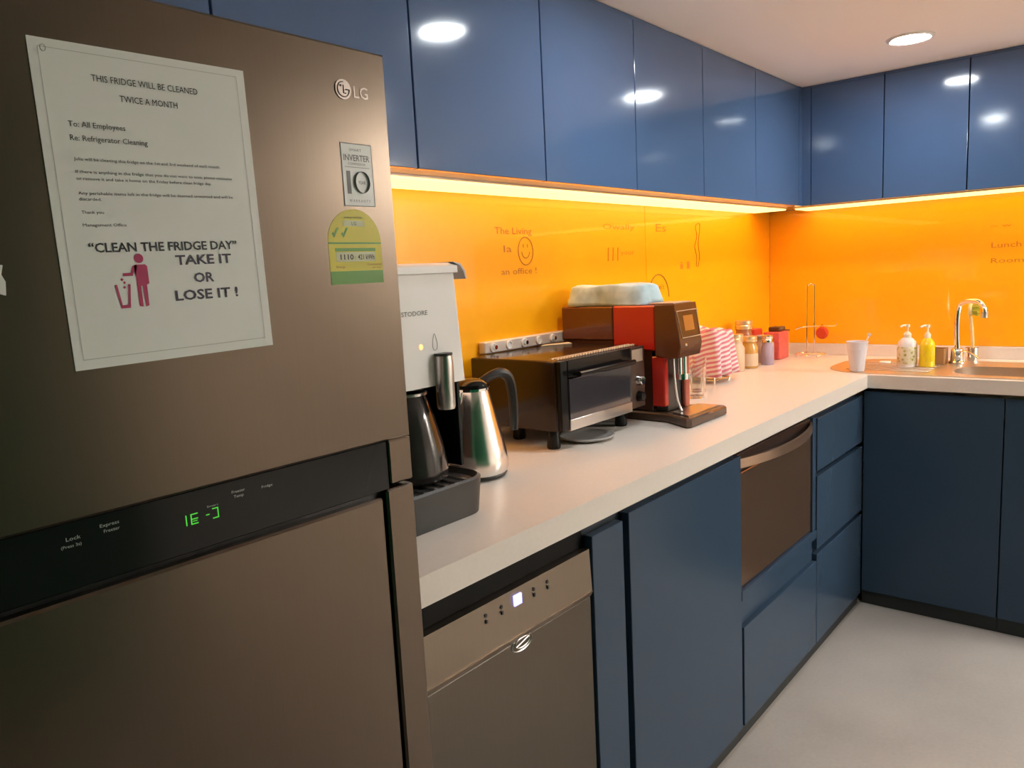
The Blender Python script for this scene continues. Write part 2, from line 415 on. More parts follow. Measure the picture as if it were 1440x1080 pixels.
# ------------------------------------------------------------------ base cabinets, long run
KH = 0.045
CT = H - T - 0.001
t = thing('base_filler', 'narrow blue filler panel between the dishwasher and the base cabinet door', 'filler panel', (-2.35, -0.4, 0))
part('panel', box(BM(), -2.408, -2.294, -DB, -DB + 0.02, KH, 0.818, 0.0012), BLUE, t)
part('body', box(BM(), -2.408, -2.272, -DB + 0.025, -0.03, 0.0, CT), CARC, t)
t = thing('base_cabinet', 'blue base cabinet with one wide plain door beside the built-in oven', 'cabinet', (-1.98, -0.3, 0), 'blue base cabinets')
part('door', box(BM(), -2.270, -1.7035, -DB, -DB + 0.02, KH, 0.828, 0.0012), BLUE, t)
part('body', box(BM(), -2.271, -1.7025, -DB + 0.024, -0.03, 0.0, CT), CARC, t)
part('plinth', box(BM(), -2.41, -1.7025, -DB + 0.012, -DB + 0.0235, 0.0, KH - 0.002), PLINTH, t)
# oven housing
t = thing('oven_housing', 'blue housing with a wide drawer under the bronze built-in oven', 'cabinet', (-1.40, -0.3, 0), 'blue base cabinets')
x0, x1 = -1.7015, -1.1015
part('drawer', box(BM(), x0 + 0.012, x1 - 0.002, -DB, -DB + 0.02, KH, 0.338, 0.0012), BLUE, t)
part('grip_panel', box(BM(), x0 + 0.002, x1 - 0.002, -DB + 0.016, -DB + 0.023, 0.338, 0.418), BLUE, t)
part('ledge', box(BM(), x0 + 0.002, x1 - 0.002, -DB, -DB + 0.0235, 0.4185, 0.446, 0.001), BLUE, t)
part('side_panel', box(BM(), x0, x0 + 0.010, -DB + 0.024, -0.03, 0, CT), CARC, t)
part('side_panel', box(BM(), x1 - 0.010, x1, -DB + 0.024, -0.03, 0, CT), CARC, t)
part('drawer_box', box(BM(), x0 + 0.010, x1 - 0.010, -DB + 0.024, -0.03, 0.0, 0.440), CARC, t)
part('side_post', box(BM(), x1 - 0.030, x1 - 0.002, -DB + 0.004, -DB + 0.0235, 0.447, 0.828, 0.001), BLUE, t)
part('plinth', box(BM(), x0, x1, -DB + 0.012, -DB + 0.0235, 0.0, KH - 0.002), PLINTH, t)
# built-in oven
o = thing('built_in_oven', 'bronze fronted built-in oven with a bowed handle under the worktop', 'oven', (-1.41, -0.3, 0.448))
ox0, ox1 = x0 + 0.003, x1 - 0.032
part('body', box(BM(), ox0 + 0.012, ox1 - 0.012, -DB + 0.026, -0.20, 0.448, 0.828), BLACK, o)
part('door', box(BM(), ox0, ox1, -DB + 0.010, -DB + 0.025, 0.449, 0.775, 0.002), BRONZE, o)
part('control_fascia', box(BM(), ox0, ox1, -DB + 0.012, -DB + 0.025, 0.778, 0.828, 0.002), mat('dark_fascia', (0.10, 0.06, 0.045), 0.3, 0.6), o)
hb = BM(); n = 16; verts = []
for i in range(n + 1):
    s = i / n; x = ox0 + 0.004 + (ox1 - ox0 - 0.008) * s; bow = 0.045 * math.sin(PI * s) ** 0.8
    yo = -DB + 0.004 - bow
    verts.append([hb.verts.new((x, yo, 0.792)), hb.verts.new((x, yo, 0.818)), hb.verts.new((x, yo + 0.008, 0.818)), hb.verts.new((x, yo + 0.008, 0.792))])
for A, B in zip(verts, verts[1:]):
    for k in range(4): hb.faces.new((A[k], A[(k + 1) % 4], B[(k + 1) % 4], B[k]))
hb.faces.new(verts[0][::-1]); hb.faces.new(verts[-1]); bmesh.ops.recalc_face_normals(hb, faces=hb.faces)
part('handle', hb, BRONZEL, o)
# drawer unit
t = thing('drawer_unit', 'blue base unit with three stacked drawers in the corner', 'cabinet', (-0.85, -0.3, 0), 'blue base cabinets')
dx0, dx1 = -1.0995, -0.6005
for z0, z1 in ((0.645, 0.822), (0.377, 0.627), (KH, 0.360)):
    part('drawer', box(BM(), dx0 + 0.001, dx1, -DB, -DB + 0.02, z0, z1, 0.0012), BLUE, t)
part('body', box(BM(), dx0, dx1, -DB + 0.024, -0.03, 0, CT), CARC, t)
part('plinth', box(BM(), dx0, dx1, -DB + 0.012, -DB + 0.0235, 0.0, KH - 0.002), PLINTH, t)
# right wall run
def base_right(y0, y1, label):
    t = thing('base_cabinet', label, 'cabinet', (-0.3, (y0 + y1) / 2, 0), 'blue base cabinets')
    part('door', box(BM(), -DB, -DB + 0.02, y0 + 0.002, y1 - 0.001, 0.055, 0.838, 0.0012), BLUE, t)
    part('body', box(BM(), -DB + 0.024, -0.03, y0, y1, 0, 0.68), CARC, t)
    part('plinth', box(BM(), -DB + 0.012, -DB + 0.0235, y0, y1, 0.0, 0.053), PLINTH, t)
base_right(-1.046, -0.5965, 'blue base cabinet with one plain door below the soap bottles')
base_right(-1.490, -1.047, 'blue base cabinet at the right picture edge below the sink')

# ------------------------------------------------------------------ dishwasher
t = thing('dishwasher', 'dark steel undercounter dishwasher beside the fridge', 'dishwasher', (-2.65, -0.3, 0))
ax0, ax1 = -2.898, -2.414
part('body', box(BM(), ax0, ax1, -DB + 0.035, -0.03, 0.0, CT), CARC, t)
part('handle_recess', box(BM(), ax0, ax1, -DB + 0.022, -DB + 0.034, 0.795, CT), mat('matt_black', (0.006, 0.006, 0.006), 0.5, spec=0.15), t)
cp = part('control_panel', prism(BM(), [(-DB, 0.709), (-DB + 0.034, 0.709), (-DB + 0.034, 0.794), (-DB + 0.004, 0.794)], ax0, ax1, 'x'), STEELD, t, ang=0)
part('door_panel', box(BM(), ax0, ax1, -DB + 0.004, -DB + 0.034, 0.06, 0.697, 0.002), mat('dark_steel_door', (0.12, 0.10, 0.08), 0.33, 1.0, noise=(9, 0.06, (40, 1, 1))), t)
part('crease_strip', prism(BM(), [(-DB - 0.003, 0.709), (-DB + 0.004, 0.697), (-DB + 0.034, 0.697), (-DB + 0.034, 0.709)], ax0, ax1, 'x'), mat('light_steel_edge', (0.34, 0.27, 0.21), 0.35, 1.0), t, ang=0)
part('kick_panel', box(BM(), ax0, ax1, -DB + 0.03, -DB + 0.034, 0.0, 0.058), PLINTH, t)
dwp = lambda u, v, n: Vector((u, -DB + 0.0028 - n - (0.709 + 0.05 - v) * 0.047, v))
dsp = part('display', box(BM(), -2.650, -2.630, -DB - 0.0005, -DB + 0.004, 0.764, 0.783), BLUELED, cp, label='lit blue display')
b = BM(); text(b, '57', -2.647, 0.769, 0.013, 0.010, lambda u, v, n: Vector((u, -DB - 0.0007, v))); part('digits', b, WHITELED, cp)
for x in (-2.722, -2.682, -2.593, -2.553):
    b = BM(); cyl(b, (x, -DB + 0.003, 0.775), 0.0035, 0.0012, 10, 'y'); box(b, x - 0.002, x + 0.002, -DB + 0.0, -DB + 0.003, 0.762, 0.768); part('button_icon', b, INK, cp)
b = BM()
el = lambda rx, rz, cx, cz, n=28: [(cx + rx * math.cos(2 * PI * k / n), cz + rz * math.sin(2 * PI * k / n)) for k in range(n)]
tube(b, [(u, -DB + 0.0035, v) for u, v in el(0.028, 0.014, -2.632, 0.690)], 0.0013, 6, True)
tube(b, [(u, -DB + 0.0035, v) for u, v in el(0.020, 0.009, -2.630, 0.690)], 0.0011, 6, True)
tube(b, [(-2.648 + 0.012 * k, -DB + 0.0035, 0.686 + 0.003 * k) for k in range(4)], 0.0012, 6)
part('badge', b, SATIN, t, label='oval badge')

# ------------------------------------------------------------------ fridge
fr = thing('fridge', 'tall steel two-door fridge with a notice taped to its upper door', 'fridge', (-3.27, -0.35, 0))
fx0, fx1 = -3.62, -2.917
FT = 1.620
part('body', box(BM(), fx0 + 0.004, fx1 - 0.004, -0.595, -0.05, 0.012, FT - 0.006, 0.004), mat('grey_side_panel', (0.18, 0.17, 0.16), 0.4, 0.6), fr)
ud = part('freezer_door', prism(BM(), [(fx0, 1.127), (fx1, 1.127), (fx1, FT), (fx0, FT)], FY, -0.600, 'y', 0.003), STEEL, fr)
# control band
bp_ = part('control_band', box(BM(), fx0 + 0.002, -2.957, FY + 0.004, -0.600, 1.061, 1.1265, 0.001), BLACKG, fr, label='glossy black control band')
part('door_end_block', box(BM(), -2.9565, fx1, FY + 0.001, -0.600, 1.067, 1.1265, 0.002), STEEL, fr)
part('hinge_gap', box(BM(), fx0 + 0.01, fx1 - 0.006, FY + 0.014, -0.600, 1.052, 1.0605), BLACK, fr)
ld = part('fridge_door', box(BM(), fx0, -2.9715, FY, -0.600, 0.06, 1.0535, 0.003), STEEL, fr)
part('door_edge_strip', box(BM(), -2.9655, fx1, FY, -0.600, 0.06, 1.0615, 0.003), STEEL, fr)
part('grip_groove', box(BM(), -2.9735, -2.9645, FY + 0.012, -0.602, 0.062, 1.050), BLACK, fr)
part('foot_panel', box(BM(), fx0 + 0.004, fx1 - 0.004, -0.63, -0.596, 0.012, 0.056), BLACK, fr)
for x in (fx0 + 0.06, fx1 - 0.06):
    for y in (-0.55, -0.12): part('foot', cyl(BM(), (x, y, 0), 0.018, 0.0118, 14), BLACK, fr)
pb = lambda u, v, n: Vector((u, FY + 0.004 - 0.0003, v))
b = BM()
text(b, 'Lock', -3.352, 1.109, 0.013, 0.0038, pb); text(b, '(Press 3s)', -3.357, 1.1025, 0.018, 0.0030, pb)
part('panel_print', b, PANELTXT, bp_); b = BM(); text(b, 'Express', -3.321, 1.1135, 0.018, 0.0034, pb); text(b, 'Freezer', -3.318, 1.1075, 0.015, 0.0034, pb)
part('panel_print', b, PANELTXT, bp_); b = BM(); text(b, 'Freezer', -3.182, 1.112, 0.016, 0.0032, pb); text(b, 'Temp', -3.180, 1.1065, 0.012, 0.0032, pb)
part('panel_print', b, PANELTXT, bp_); b = BM(); text(b, 'Fridge', -3.145, 1.109, 0.014, 0.003, pb); part('panel_print', b, PANELTXT, bp_); b = BM(); text(b, 'Smart', -3.212, 1.104, 0.013, 0.0022, pb)
part('panel_print', b, PANELTXT, bp_)
b = BM()
def seg7(b, x, z, w_, h_, segs):
    S = {'a': (x, z + h_, x + w_, z + h_), 'b': (x + w_, z + h_ / 2, x + w_, z + h_), 'c': (x + w_, z, x + w_, z + h_ / 2), 'd': (x, z, x + w_, z), 'e': (x, z, x, z + h_ / 2), 'f': (x, z + h_ / 2, x, z + h_), 'g': (x, z + h_ / 2, x + w_, z + h_ / 2)}
    for s in segs:
        a = S[s]; box(b, a[0] - 0.0005, a[2] + 0.0005, FY + 0.0034, FY + 0.0039, a[1] - 0.0005, a[3] + 0.0005)
seg7(b, -3.236, 1.091, 0.0015, 0.0105, 'ef'); seg7(b, -3.2305, 1.091, 0.007, 0.0105, 'aefgd'); box(b, -3.229, -3.224, FY + 0.0034, FY + 0.0039, 1.0935, 1.0942)
part('display_digits', b, GREENLED, bp_, label='green lit digits'); b = BM(); seg7(b, -3.206, 1.091, 0.006, 0.0105, 'abcd'); box(b, -3.214, -3.210, FY + 0.0034, FY + 0.0039, 1.096, 1.097)
part('display_digits', b, GREENLED, bp_, label='green lit digits')
# maker's emblem
b = BM()
EX, EZ, ER = -2.987, 1.568, 0.0118
lathe(b, [(0, 0), (ER, 0), (ER, 0.0015), (0, 0.0015)], (EX, FY + 0.0002, EZ), 32, 'y')
em_ = part('emblem', b, EMBL, fr, label='round metal emblem')
b = BM()
tube(b, [(EX + 0.0088 * math.cos(a), FY - 0.0016, EZ + 0.0088 * math.sin(a)) for a in [PI * 0.5 + 1.5 * PI * k / 18 for k in range(19)]], 0.0007, 5)
tube(b, [(EX, FY - 0.0016, EZ + 0.005), (EX, FY - 0.0016, EZ - 0.0045), (EX + 0.0035, FY - 0.0016, EZ - 0.0045)], 0.0007, 5)
tube(b, [(EX + 0.003, FY - 0.0016, EZ), (EX + 0.009, FY - 0.0016, EZ)], 0.0007, 5)
cyl(b, (EX - 0.004, FY - 0.0014, EZ + 0.004), 0.0014, 0.0006, 10, 'y')
part('emblem_face', b, CHAR, em_)
b = BM(); text(b, 'LG', -2.971, 1.5605, 0.022, 0.0145, on_fridge, 0.0, 0.0008); part('maker_letters', b, EMBL, fr)
# warranty sticker
st = part('warranty_sticker', box(BM(), -2.998, -2.9495, FY - 0.0004, FY + 0.0001, 1.4295, 1.5055), PAPER, fr, label='white sticker reading 10 year warranty')
ps = lambda u, v, n: Vector((u, FY - 0.0006, v))
b = BM()
for z in (1.4295, 1.5045): box(b, -2.998, -2.9495, FY - 0.0006, FY - 0.0003, z, z + 0.001)
for x in (-2.998, -2.9505): box(b, x, x + 0.001, FY - 0.0006, FY - 0.0003, 1.4295, 1.5055)
text(b, 'INVERTER', -2.9945, 1.4845, 0.0405, 0.0075, ps, 0.015)
text(b, '1', -2.992, 1.4445, 0.0062, 0.029, ps, 0.0)
tube(b, [(u, FY - 0.0005, v) for u, v in el(0.0112, 0.0130, -2.9690, 1.4588, 36)], 0.0030, 6, True, flat=0.1)
part('bold_print', b, INKG, st)
b = BM()
text(b, 'SMART', -2.985, 1.496, 0.019, 0.0032, ps); text(b, 'COMPRESSOR', -2.988, 1.4795, 0.027, 0.0028, ps)
text(b, 'YEAR', -2.9745, 1.4567, 0.012, 0.0042, ps, 0.01); text(b, 'W A R R A N T Y', -2.990, 1.4345, 0.033, 0.0036, ps)
box(b, -2.993, -2.955, FY - 0.0006, FY - 0.0004, 1.4765, 1.4770)
part('small_print', b, INKG, st)
# energy label
YEL = mat('energy_yellow', (0.60, 0.52, 0.015), 0.4); GRN = mat('energy_green', (0.10, 0.28, 0.025), 0.4); PALE = mat('energy_pale', (0.62, 0.64, 0.42), 0.5); REDI = mat('energy_red', (0.35, 0.08, 0.02), 0.5)
cx, hw = -2.9860, 0.0412
poly = [(cx - hw, 1.3505), (cx + hw, 1.3505), (cx + hw, 1.386)] + [(cx + hw * math.cos(a), 1.386 + 0.040 * math.sin(a)) for a in [PI * k / 20 for k in range(1, 20)]] + [(cx - hw, 1.386)]
en = part('energy_label', prism(BM(), poly, FY - 0.0004, FY + 0.0001, 'y'), YEL, fr, ang=0, label='yellow and green energy rating label with two ticks')
part('green_band', box(BM(), cx - hw, cx + hw, FY - 0.0005, FY + 0.0001, 1.3345, 1.3505), GRN, en)
b = BM()
box(b, cx - hw, cx + hw, FY - 0.0006, FY - 0.0003, 1.3835, 1.3855); box(b, cx - 0.032, cx + 0.031, FY - 0.0006, FY - 0.0003, 1.3745, 1.3785)
part('green_bars', b, GRN, en); 
for xx in (-3.016, -3.002):
    b = BM(); prism(b, [(xx - 0.005, 1.396), (xx - 0.002, 1.391), (xx + 0.006, 1.403), (xx + 0.003, 1.403), (xx - 0.002, 1.3955), (xx - 0.003, 1.398)], FY - 0.0007, FY - 0.0003, 'y'); part('tick', b, GRN, en, ang=0)
b = BM(); box(b, -3.003, -2.970, FY - 0.0006, FY - 0.0003, 1.405, 1.412); part('pale_box', b, PALE, en); b = BM(); box(b, cx - 0.031, cx + 0.030, FY - 0.0006, FY - 0.0003, 1.362, 1.3735)
part('pale_box', b, PALE, en)
b = BM(); pe = lambda u, v, n: Vector((u, FY - 0.0008, v))
text(b, 'LG', -2.990, 1.4065, 0.007, 0.004, pe); part('printed_figures', b, INK, en); b = BM(); text(b, '1110', -3.011, 1.3645, 0.020, 0.0065, pe, 0.02); text(b, '421 kWh', -2.984, 1.3645, 0.026, 0.0062, pe, 0.01); text(b, ':', -2.989, 1.3645, 0.0013, 0.005, pe)
part('printed_figures', b, INK, en); b = BM(); text(b, 'ENERGY RATING', -3.001, 1.4145, 0.028, 0.002, pe)
part('printed_figures', b, INK, en)
b = BM(); text(b, 'Energy', -3.018, 1.3545, 0.013, 0.0026, pe); part('red_print', b, REDI, en); b = BM(); text(b, 'Consumption', -2.970, 1.357, 0.022, 0.0026, pe); text(b, 'per year', -2.962, 1.3532, 0.014, 0.0022, pe)
part('red_print', b, REDI, en)
# pale scrap at the left picture edge
part('magnet_clip', prism(BM(), [(-3.388, 1.345), (-3.3745, 1.340), (-3.3735, 1.352), (-3.376, 1.358), (-3.374, 1.366), (-3.388, 1.370)], FY - 0.004, FY, 'y'), WHITEP, fr, label='pale magnet at the left picture edge')

# ------------------------------------------------------------------ notice on the fridge
PRO = (-3.3308, 1.5642); PRR = 0.0165
def pp(u, v, n):
    c_, s_ = math.cos(PRR), math.sin(PRR)
    return Vector((PRO[0] + u * c_ - v * s_, FY - 0.0011 - n, PRO[1] + u * s_ + v * c_))
no = thing('fridge_notice', 'white A4 cleaning notice taped on the fridge freezer door', 'notice', (-3.2258, FY, 1.265))
b = BM(); vs = []
for n_ in (0.0, 0.0008):
    vs.append([b.verts.new(pp(u, v, -0.0009 + n_)) for u, v in ((0, 0), (0, -0.297), (0.21, -0.297), (0.21, 0))])
b.faces.new(vs[0][::-1]); b.faces.new(vs[1])
for i in range(4): b.faces.new((vs[0][i], vs[0][(i + 1) % 4], vs[1][(i + 1) % 4], vs[1][i]))
bmesh.ops.recalc_face_normals(b, faces=b.faces)
part('sheet', b, PAPER, no, ang=0)
def quad(b, u0, v0, u1, v1, n=0.0002):
    b.faces.new([b.verts.new(pp(u, v, n)) for u, v in ((u0, v0), (u1, v0), (u1, v1), (u0, v1))])
b = BM()
quad(b, 0.0078, -0.0074, 0.2005, -0.0080); quad(b, 0.0078, -0.2880, 0.2011, -0.2872); quad(b, 0.0078, -0.2875, 0.0084, -0.0075); quad(b, 0.2002, -0.2875, 0.2008, -0.0075)
tube(b, [pp(0.0125 + 0.0022 * math.cos(2 * PI * k / 14), -0.0085 + 0.0028 * math.sin(2 * PI * k / 14), 0.0002) for k in range(14)], 0.0003, 4, True)
part('page_border', b, LINEG, no, ang=0)
b = BM()
text(b, 'THIS FRIDGE WILL BE CLEANED', 0.0503, -0.0318, 0.104, 0.0062, pp); text(b, 'TWICE A MONTH', 0.0740, -0.0478, 0.057, 0.0062, pp)
part('heading', b, INK, no, ang=0)
b = BM()
text(b, 'To: All Employees', 0.0246, -0.0745, 0.051, 0.0052, pp); text(b, 'Re: Refrigerator Cleaning', 0.0244, -0.0868, 0.071, 0.0052, pp)
part('address_lines', b, INK, no, ang=0)
b = BM()
for s, u, v, wd in (('Julia will be cleaning this fridge on the 1st and 3rd weekend of each month.', 0.0250, -0.1046, 0.145),
                    ('If there is anything in the fridge that you do not want to toss, please consume', 0.0249, -0.1160, 0.157),
                    ('or remove it and take it home on the Friday before clean fridge day.', 0.0248, -0.1222, 0.133),
                    ('Any perishable items left in the fridge will be deemed unwanted and will be', 0.0246, -0.1354, 0.156),
                    ('discarded.', 0.0245, -0.1408, 0.020), ('Thank you', 0.0250, -0.1528, 0.020), ('Management Office', 0.0245, -0.1645, 0.040)):
    text(b, s, u, v, wd, 0.0029, pp)
part('body_text', b, INK, no, ang=0)
b = BM()
text(b, '\u201cCLEAN THE FRIDGE DAY\u201d', 0.0267, -0.1884, 0.152, 0.0088, pp, 0.022)
part('slogan_title', b, INK, no, ang=0)
b = BM()
text(b, 'TAKE IT', 0.1085, -0.2030, 0.062, 0.0098, pp, 0.025); text(b, 'OR', 0.1262, -0.2215, 0.022, 0.0098, pp, 0.025); text(b, 'LOSE IT !', 0.1039, -0.2390, 0.070, 0.0102, pp, 0.025)
part('slogan', b, INKV, no, ang=0)
b = BM()
def fan(pts): b.faces.new([b.verts.new(pp(u, v, 0.0003)) for u, v in pts])
fan([(0.0716 + 0.0046 * math.cos(2 * PI * k / 20), -0.1953 + 0.0046 * math.sin(2 * PI * k / 20)) for k in range(20)])
fan([(0.0660, -0.2015), (0.0690, -0.2012), (0.0770, -0.2012), (0.0790, -0.2030), (0.0790, -0.2200), (0.0765, -0.2210), (0.0762, -0.2415), (0.0728, -0.2425), (0.0722, -0.2220), (0.0706, -0.2220), (0.0706, -0.2425), (0.0668, -0.2415), (0.0668, -0.2130)])
fan([(0.0690, -0.2012), (0.0668, -0.2130), (0.0655, -0.2065), (0.0640, -0.2118), (0.0545, -0.2118), (0.0545, -0.2090), (0.0622, -0.2088), (0.0645, -0.2025)])
fan([(0.0455, -0.2200), (0.0478, -0.2195), (0.0505, -0.2395), (0.0560, -0.2395), (0.0582, -0.2195), (0.0605, -0.2200), (0.0580, -0.2425), (0.0490, -0.2425)])
for u, v, r_ in ((0.0530, -0.2150, 0.0016), (0.0550, -0.2180, 0.0015), (0.0545, -0.2225, 0.0015)):
    fan([(u + r_, v), (u, v + r_), (u - r_, v), (u, v - r_)])
part('bin_pictogram', b, MAGENTA, no, ang=0, label='red figure dropping litter in a bin')

# ------------------------------------------------------------------ water dispenser
wd_ = thing('water_dispenser', 'white countertop water dispenser with black drip tray beside the fridge', 'water dispenser', (-2.70, -0.28, H))
def rrect(x0, x1, y0, y1, r, n=6):
    out = []
    for cx_, cy_, a0 in ((x1 - r, y1 - r, 0), (x0 + r, y1 - r, PI / 2), (x0 + r, y0 + r, PI), (x1 - r, y0 + r, 1.5 * PI)):
        for k in range(n + 1): a = a0 + PI / 2 * k / n; out.append((cx_ + r * math.cos(a), cy_ + r * math.sin(a)))
    return out
def loft(bm, rings, cap=True):
    R = [[bm.verts.new(p) for p in r] for r in rings]; fs = []
    n = len(R[0])
    for A, B in zip(R, R[1:]):
        for i in range(n): fs.append(bm.faces.new((A[i], A[(i + 1) % n], B[(i + 1) % n], B[i])))
    if cap: fs.append(bm.faces.new(R[0][::-1])); fs.append(bm.faces.new(R[-1]))
    bmesh.ops.recalc_face_normals(bm, faces=fs); return bm
WF = -0.42
wb = part('upper_housing', loft(BM(), [[(x, y, 1.142) for x, y in rrect(-2.845, -2.552, WF, -0.06, 0.012)], [(x, y, 1.345) for x, y in rrect(-2.845, -2.566, WF, -0.06, 0.012)]]), WHITEP, wd_)
lid = BM()
loft(lid, [[(x, y, 1.3455) for x, y in rrect(-2.85, -2.560, WF - 0.008, -0.055, 0.016)], [(x, y, 1.358) for x, y in rrect(-2.85, -2.560, WF - 0.008, -0.055, 0.016)], [(x, y, 1.364) for x, y in rrect(-2.84, -2.572, WF + 0.004, -0.065, 0.014)]])
part('lid', lid, WHITEP, wd_)
flap = BM()
F = [[(-2.575, 1.3655), (-2.556, 1.362), (-2.545, 1.349), (-2.541, 1.334), (-2.5445, 1.333), (-2.549, 1.347), (-2.558, 1.3585), (-2.575, 1.3645)]]
prism(flap, F[0], WF - 0.004, WF + 0.10, 'y')
part('lid_flap', flap, GREYP, wd_, label='curled lid flap')
part('lower_column', loft(BM(), [[(x, y, H + 0.012) for x, y in rrect(-2.835, -2.562, -0.297, -0.06, 0.03)], [(x, y, 1.141) for x, y in rrect(-2.835, -2.566, -0.297, -0.06, 0.03)]]), BLACKG, wd_)
part('side_wing', box(BM(), -2.568, -2.558, -0.405, -0.298, H + 0.071, 1.1415, 0.002), BLACKG, wd_)
part('side_wing', box(BM(), -2.835, -2.825, -0.405, -0.298, H + 0.071, 1.1415, 0.002), BLACKG, wd_)
tr = BM()
loft(tr, [[(x, y, H + 0.0004) for x, y in rrect(-2.84, -2.572, -0.478, -0.10, 0.05)], [(x, y, H + 0.066) for x, y in rrect(-2.84, -2.566, -0.482, -0.10, 0.05)], [(x, y, H + 0.070) for x, y in rrect(-2.837, -2.572, -0.478, -0.103, 0.048)],
          [(x, y, H + 0.060) for x, y in rrect(-2.83, -2.580, -0.470, -0.11, 0.042)]])
dt = part('drip_tray', tr, CHAR, wd_)
b = BM()
for k in range(9): box(b, -2.82 + 0.026 * k, -2.812 + 0.026 * k, -0.455, -0.375, H + 0.0602, H + 0.063)
part('drip_grille', b, SATIN, dt)
sp = BM(); lathe(sp, [(0, 0), (0.0155, 0), (0.017, 0.004), (0.0175, 0.085), (0.016, 0.098), (0.0, 0.099)], (-2.622, WF - 0.010, 1.098), 24)
part('dispense_lever', sp, SATIN, wd_)
b = BM(); cyl(b, (-2.622, WF - 0.010, 1.197), 0.0168, 0.004, 24); part('lever_cap', b, CHAR, wd_)
b = BM(); lathe(b, [(0, 0), (0.005, 0), (0.005, 0.001), (0, 0.001)], (-2.667, WF, 1.216), 16, 'y'); part('indicator_lamp', b, AMBERLED, wd_, label='orange indicator light')
pd = lambda u, v, n: Vector((u, WF - 0.0006, v))
b = BM(); text(b, 'CUSTODORE', -2.728, 1.2725, 0.082, 0.0085, pd, 0.01); part('maker_letters', b, INKG, wd_)
b = BM(); tube(b, [(-2.632 + 0.008 * math.sin(a) * (0.35 + 0.65 * (1 - math.cos(a)) / 2), WF - 0.0003, 1.222 + 0.015 * math.cos(a)) for a in [2 * PI * k / 20 for k in range(20)]], 0.0006, 4, True); part('droplet_icon', b, GREYP, wd_)

jg = thing('water_jug', 'smoky dark tapered jug standing on the dispenser drip tray', 'jug', (-2.664, -0.370, H + 0.0635))
SMK = mat('smoked_gloss', (0.030, 0.025, 0.024), 0.10, coat=0.4)
part('body', lathe(BM(), [(0, 0.0), (0.060, 0.0), (0.068, 0.006), (0.069, 0.020), (0.062, 0.065), (0.048, 0.120), (0.037, 0.160), (0.0355, 0.162), (0.044, 0.120), (0.057, 0.065), (0.062, 0.020), (0, 0.012)], (-2.664, -0.370, H + 0.0636), 40), SMK, jg)
part('rim', lathe(BM(), [(0.0350, 0.1605), (0.0380, 0.1605), (0.0382, 0.165), (0.0350, 0.166)], (-2.664, -0.370, H + 0.0636), 40), SATIN, jg)
# ------------------------------------------------------------------ kettle
KX, KY = -2.405, -0.290
k_ = thing('kettle', 'polished steel conical kettle with black handle between dispenser and toaster oven', 'kettle', (KX, KY, H))
part('body', lathe(BM(), [(0, 0.001), (0.058, 0.001), (0.066, 0.006), (0.0725, 0.018), (0.0735, 0.032), (0.069, 0.060), (0.058, 0.105), (0.048, 0.150), (0.0395, 0.186), (0.037, 0.192), (0, 0.192)], (KX, KY, H), 48), mat('polished_steel', (0.90, 0.87, 0.83), 0.20, 1.0), k_)
part('base_band', lathe(BM(), [(0.0600, 0.0015), (0.0655, 0.0020), (0.0690, 0.0075), (0.0670, 0.0085)], (KX, KY, H), 48), CHAR, k_)
part('lid', lathe(BM(), [(0.0375, 0.1925), (0.039, 0.196), (0.0375, 0.204), (0.030, 0.211), (0.014, 0.215), (0, 0.216)], (KX, KY, H), 40), BLACKG, k_)
part('lid_ring', lathe(BM(), [(0.0375, 0.190), (0.0398, 0.1915), (0.0398, 0.196), (0.0375, 0.197)], (KX, KY, H), 40), CHROME, k_)
hd = smooth_path([(KX + 0.025, KY - 0.006, H + 0.205), (KX + 0.052, KY - 0.014, H + 0.216), (KX + 0.078, KY - 0.020, H + 0.219), (KX + 0.098, KY - 0.024, H + 0.205), (KX + 0.106, KY - 0.026, H + 0.170), (KX + 0.108, KY - 0.026, H + 0.120), (KX + 0.106, KY - 0.026, H + 0.085)], 5)
part('handle', tube(BM(), hd, [0.009 + 0.003 * math.sin(PI * i / (len(hd) - 1)) for i in range(len(hd))], 10), BLACK, k_)
part('spout', prism(BM(), [(KX - 0.036, H + 0.192), (KX - 0.052, H + 0.196), (KX - 0.044, H + 0.165)], KY - 0.009, KY + 0.009, 'y', 0.002), CHROME, k_)

# ------------------------------------------------------------------ power rail on the wall
pr_ = thing('power_rail', 'silver power socket rail on the orange wall above the toaster oven', 'power rail', (-1.90, -0.01, 1.125))
part('rail', box(BM(), -2.068, -1.655, -0.030, -0.0068, 1.125, 1.158, 0.003), mat('rail_silver', (0.60, 0.55, 0.50), 0.35, 0.2), pr_)
for i in range(6):
    x = -2.035 + 0.068 * i
    s_ = part('socket', lathe(BM(), [(0, 0), (0.0125, 0), (0.0125, 0.004), (0.010, 0.005), (0.009, 0.002), (0, 0.002)], (x, -0.030, 1.1415), 20, 'y'), WHITEP, pr_)
    if i in (0, 2, 4): part('switch_knob', cyl(BM(), (x + 0.003, -0.031, 1.1415), 0.006, 0.010, 14, 'y'), CHROME, s_)

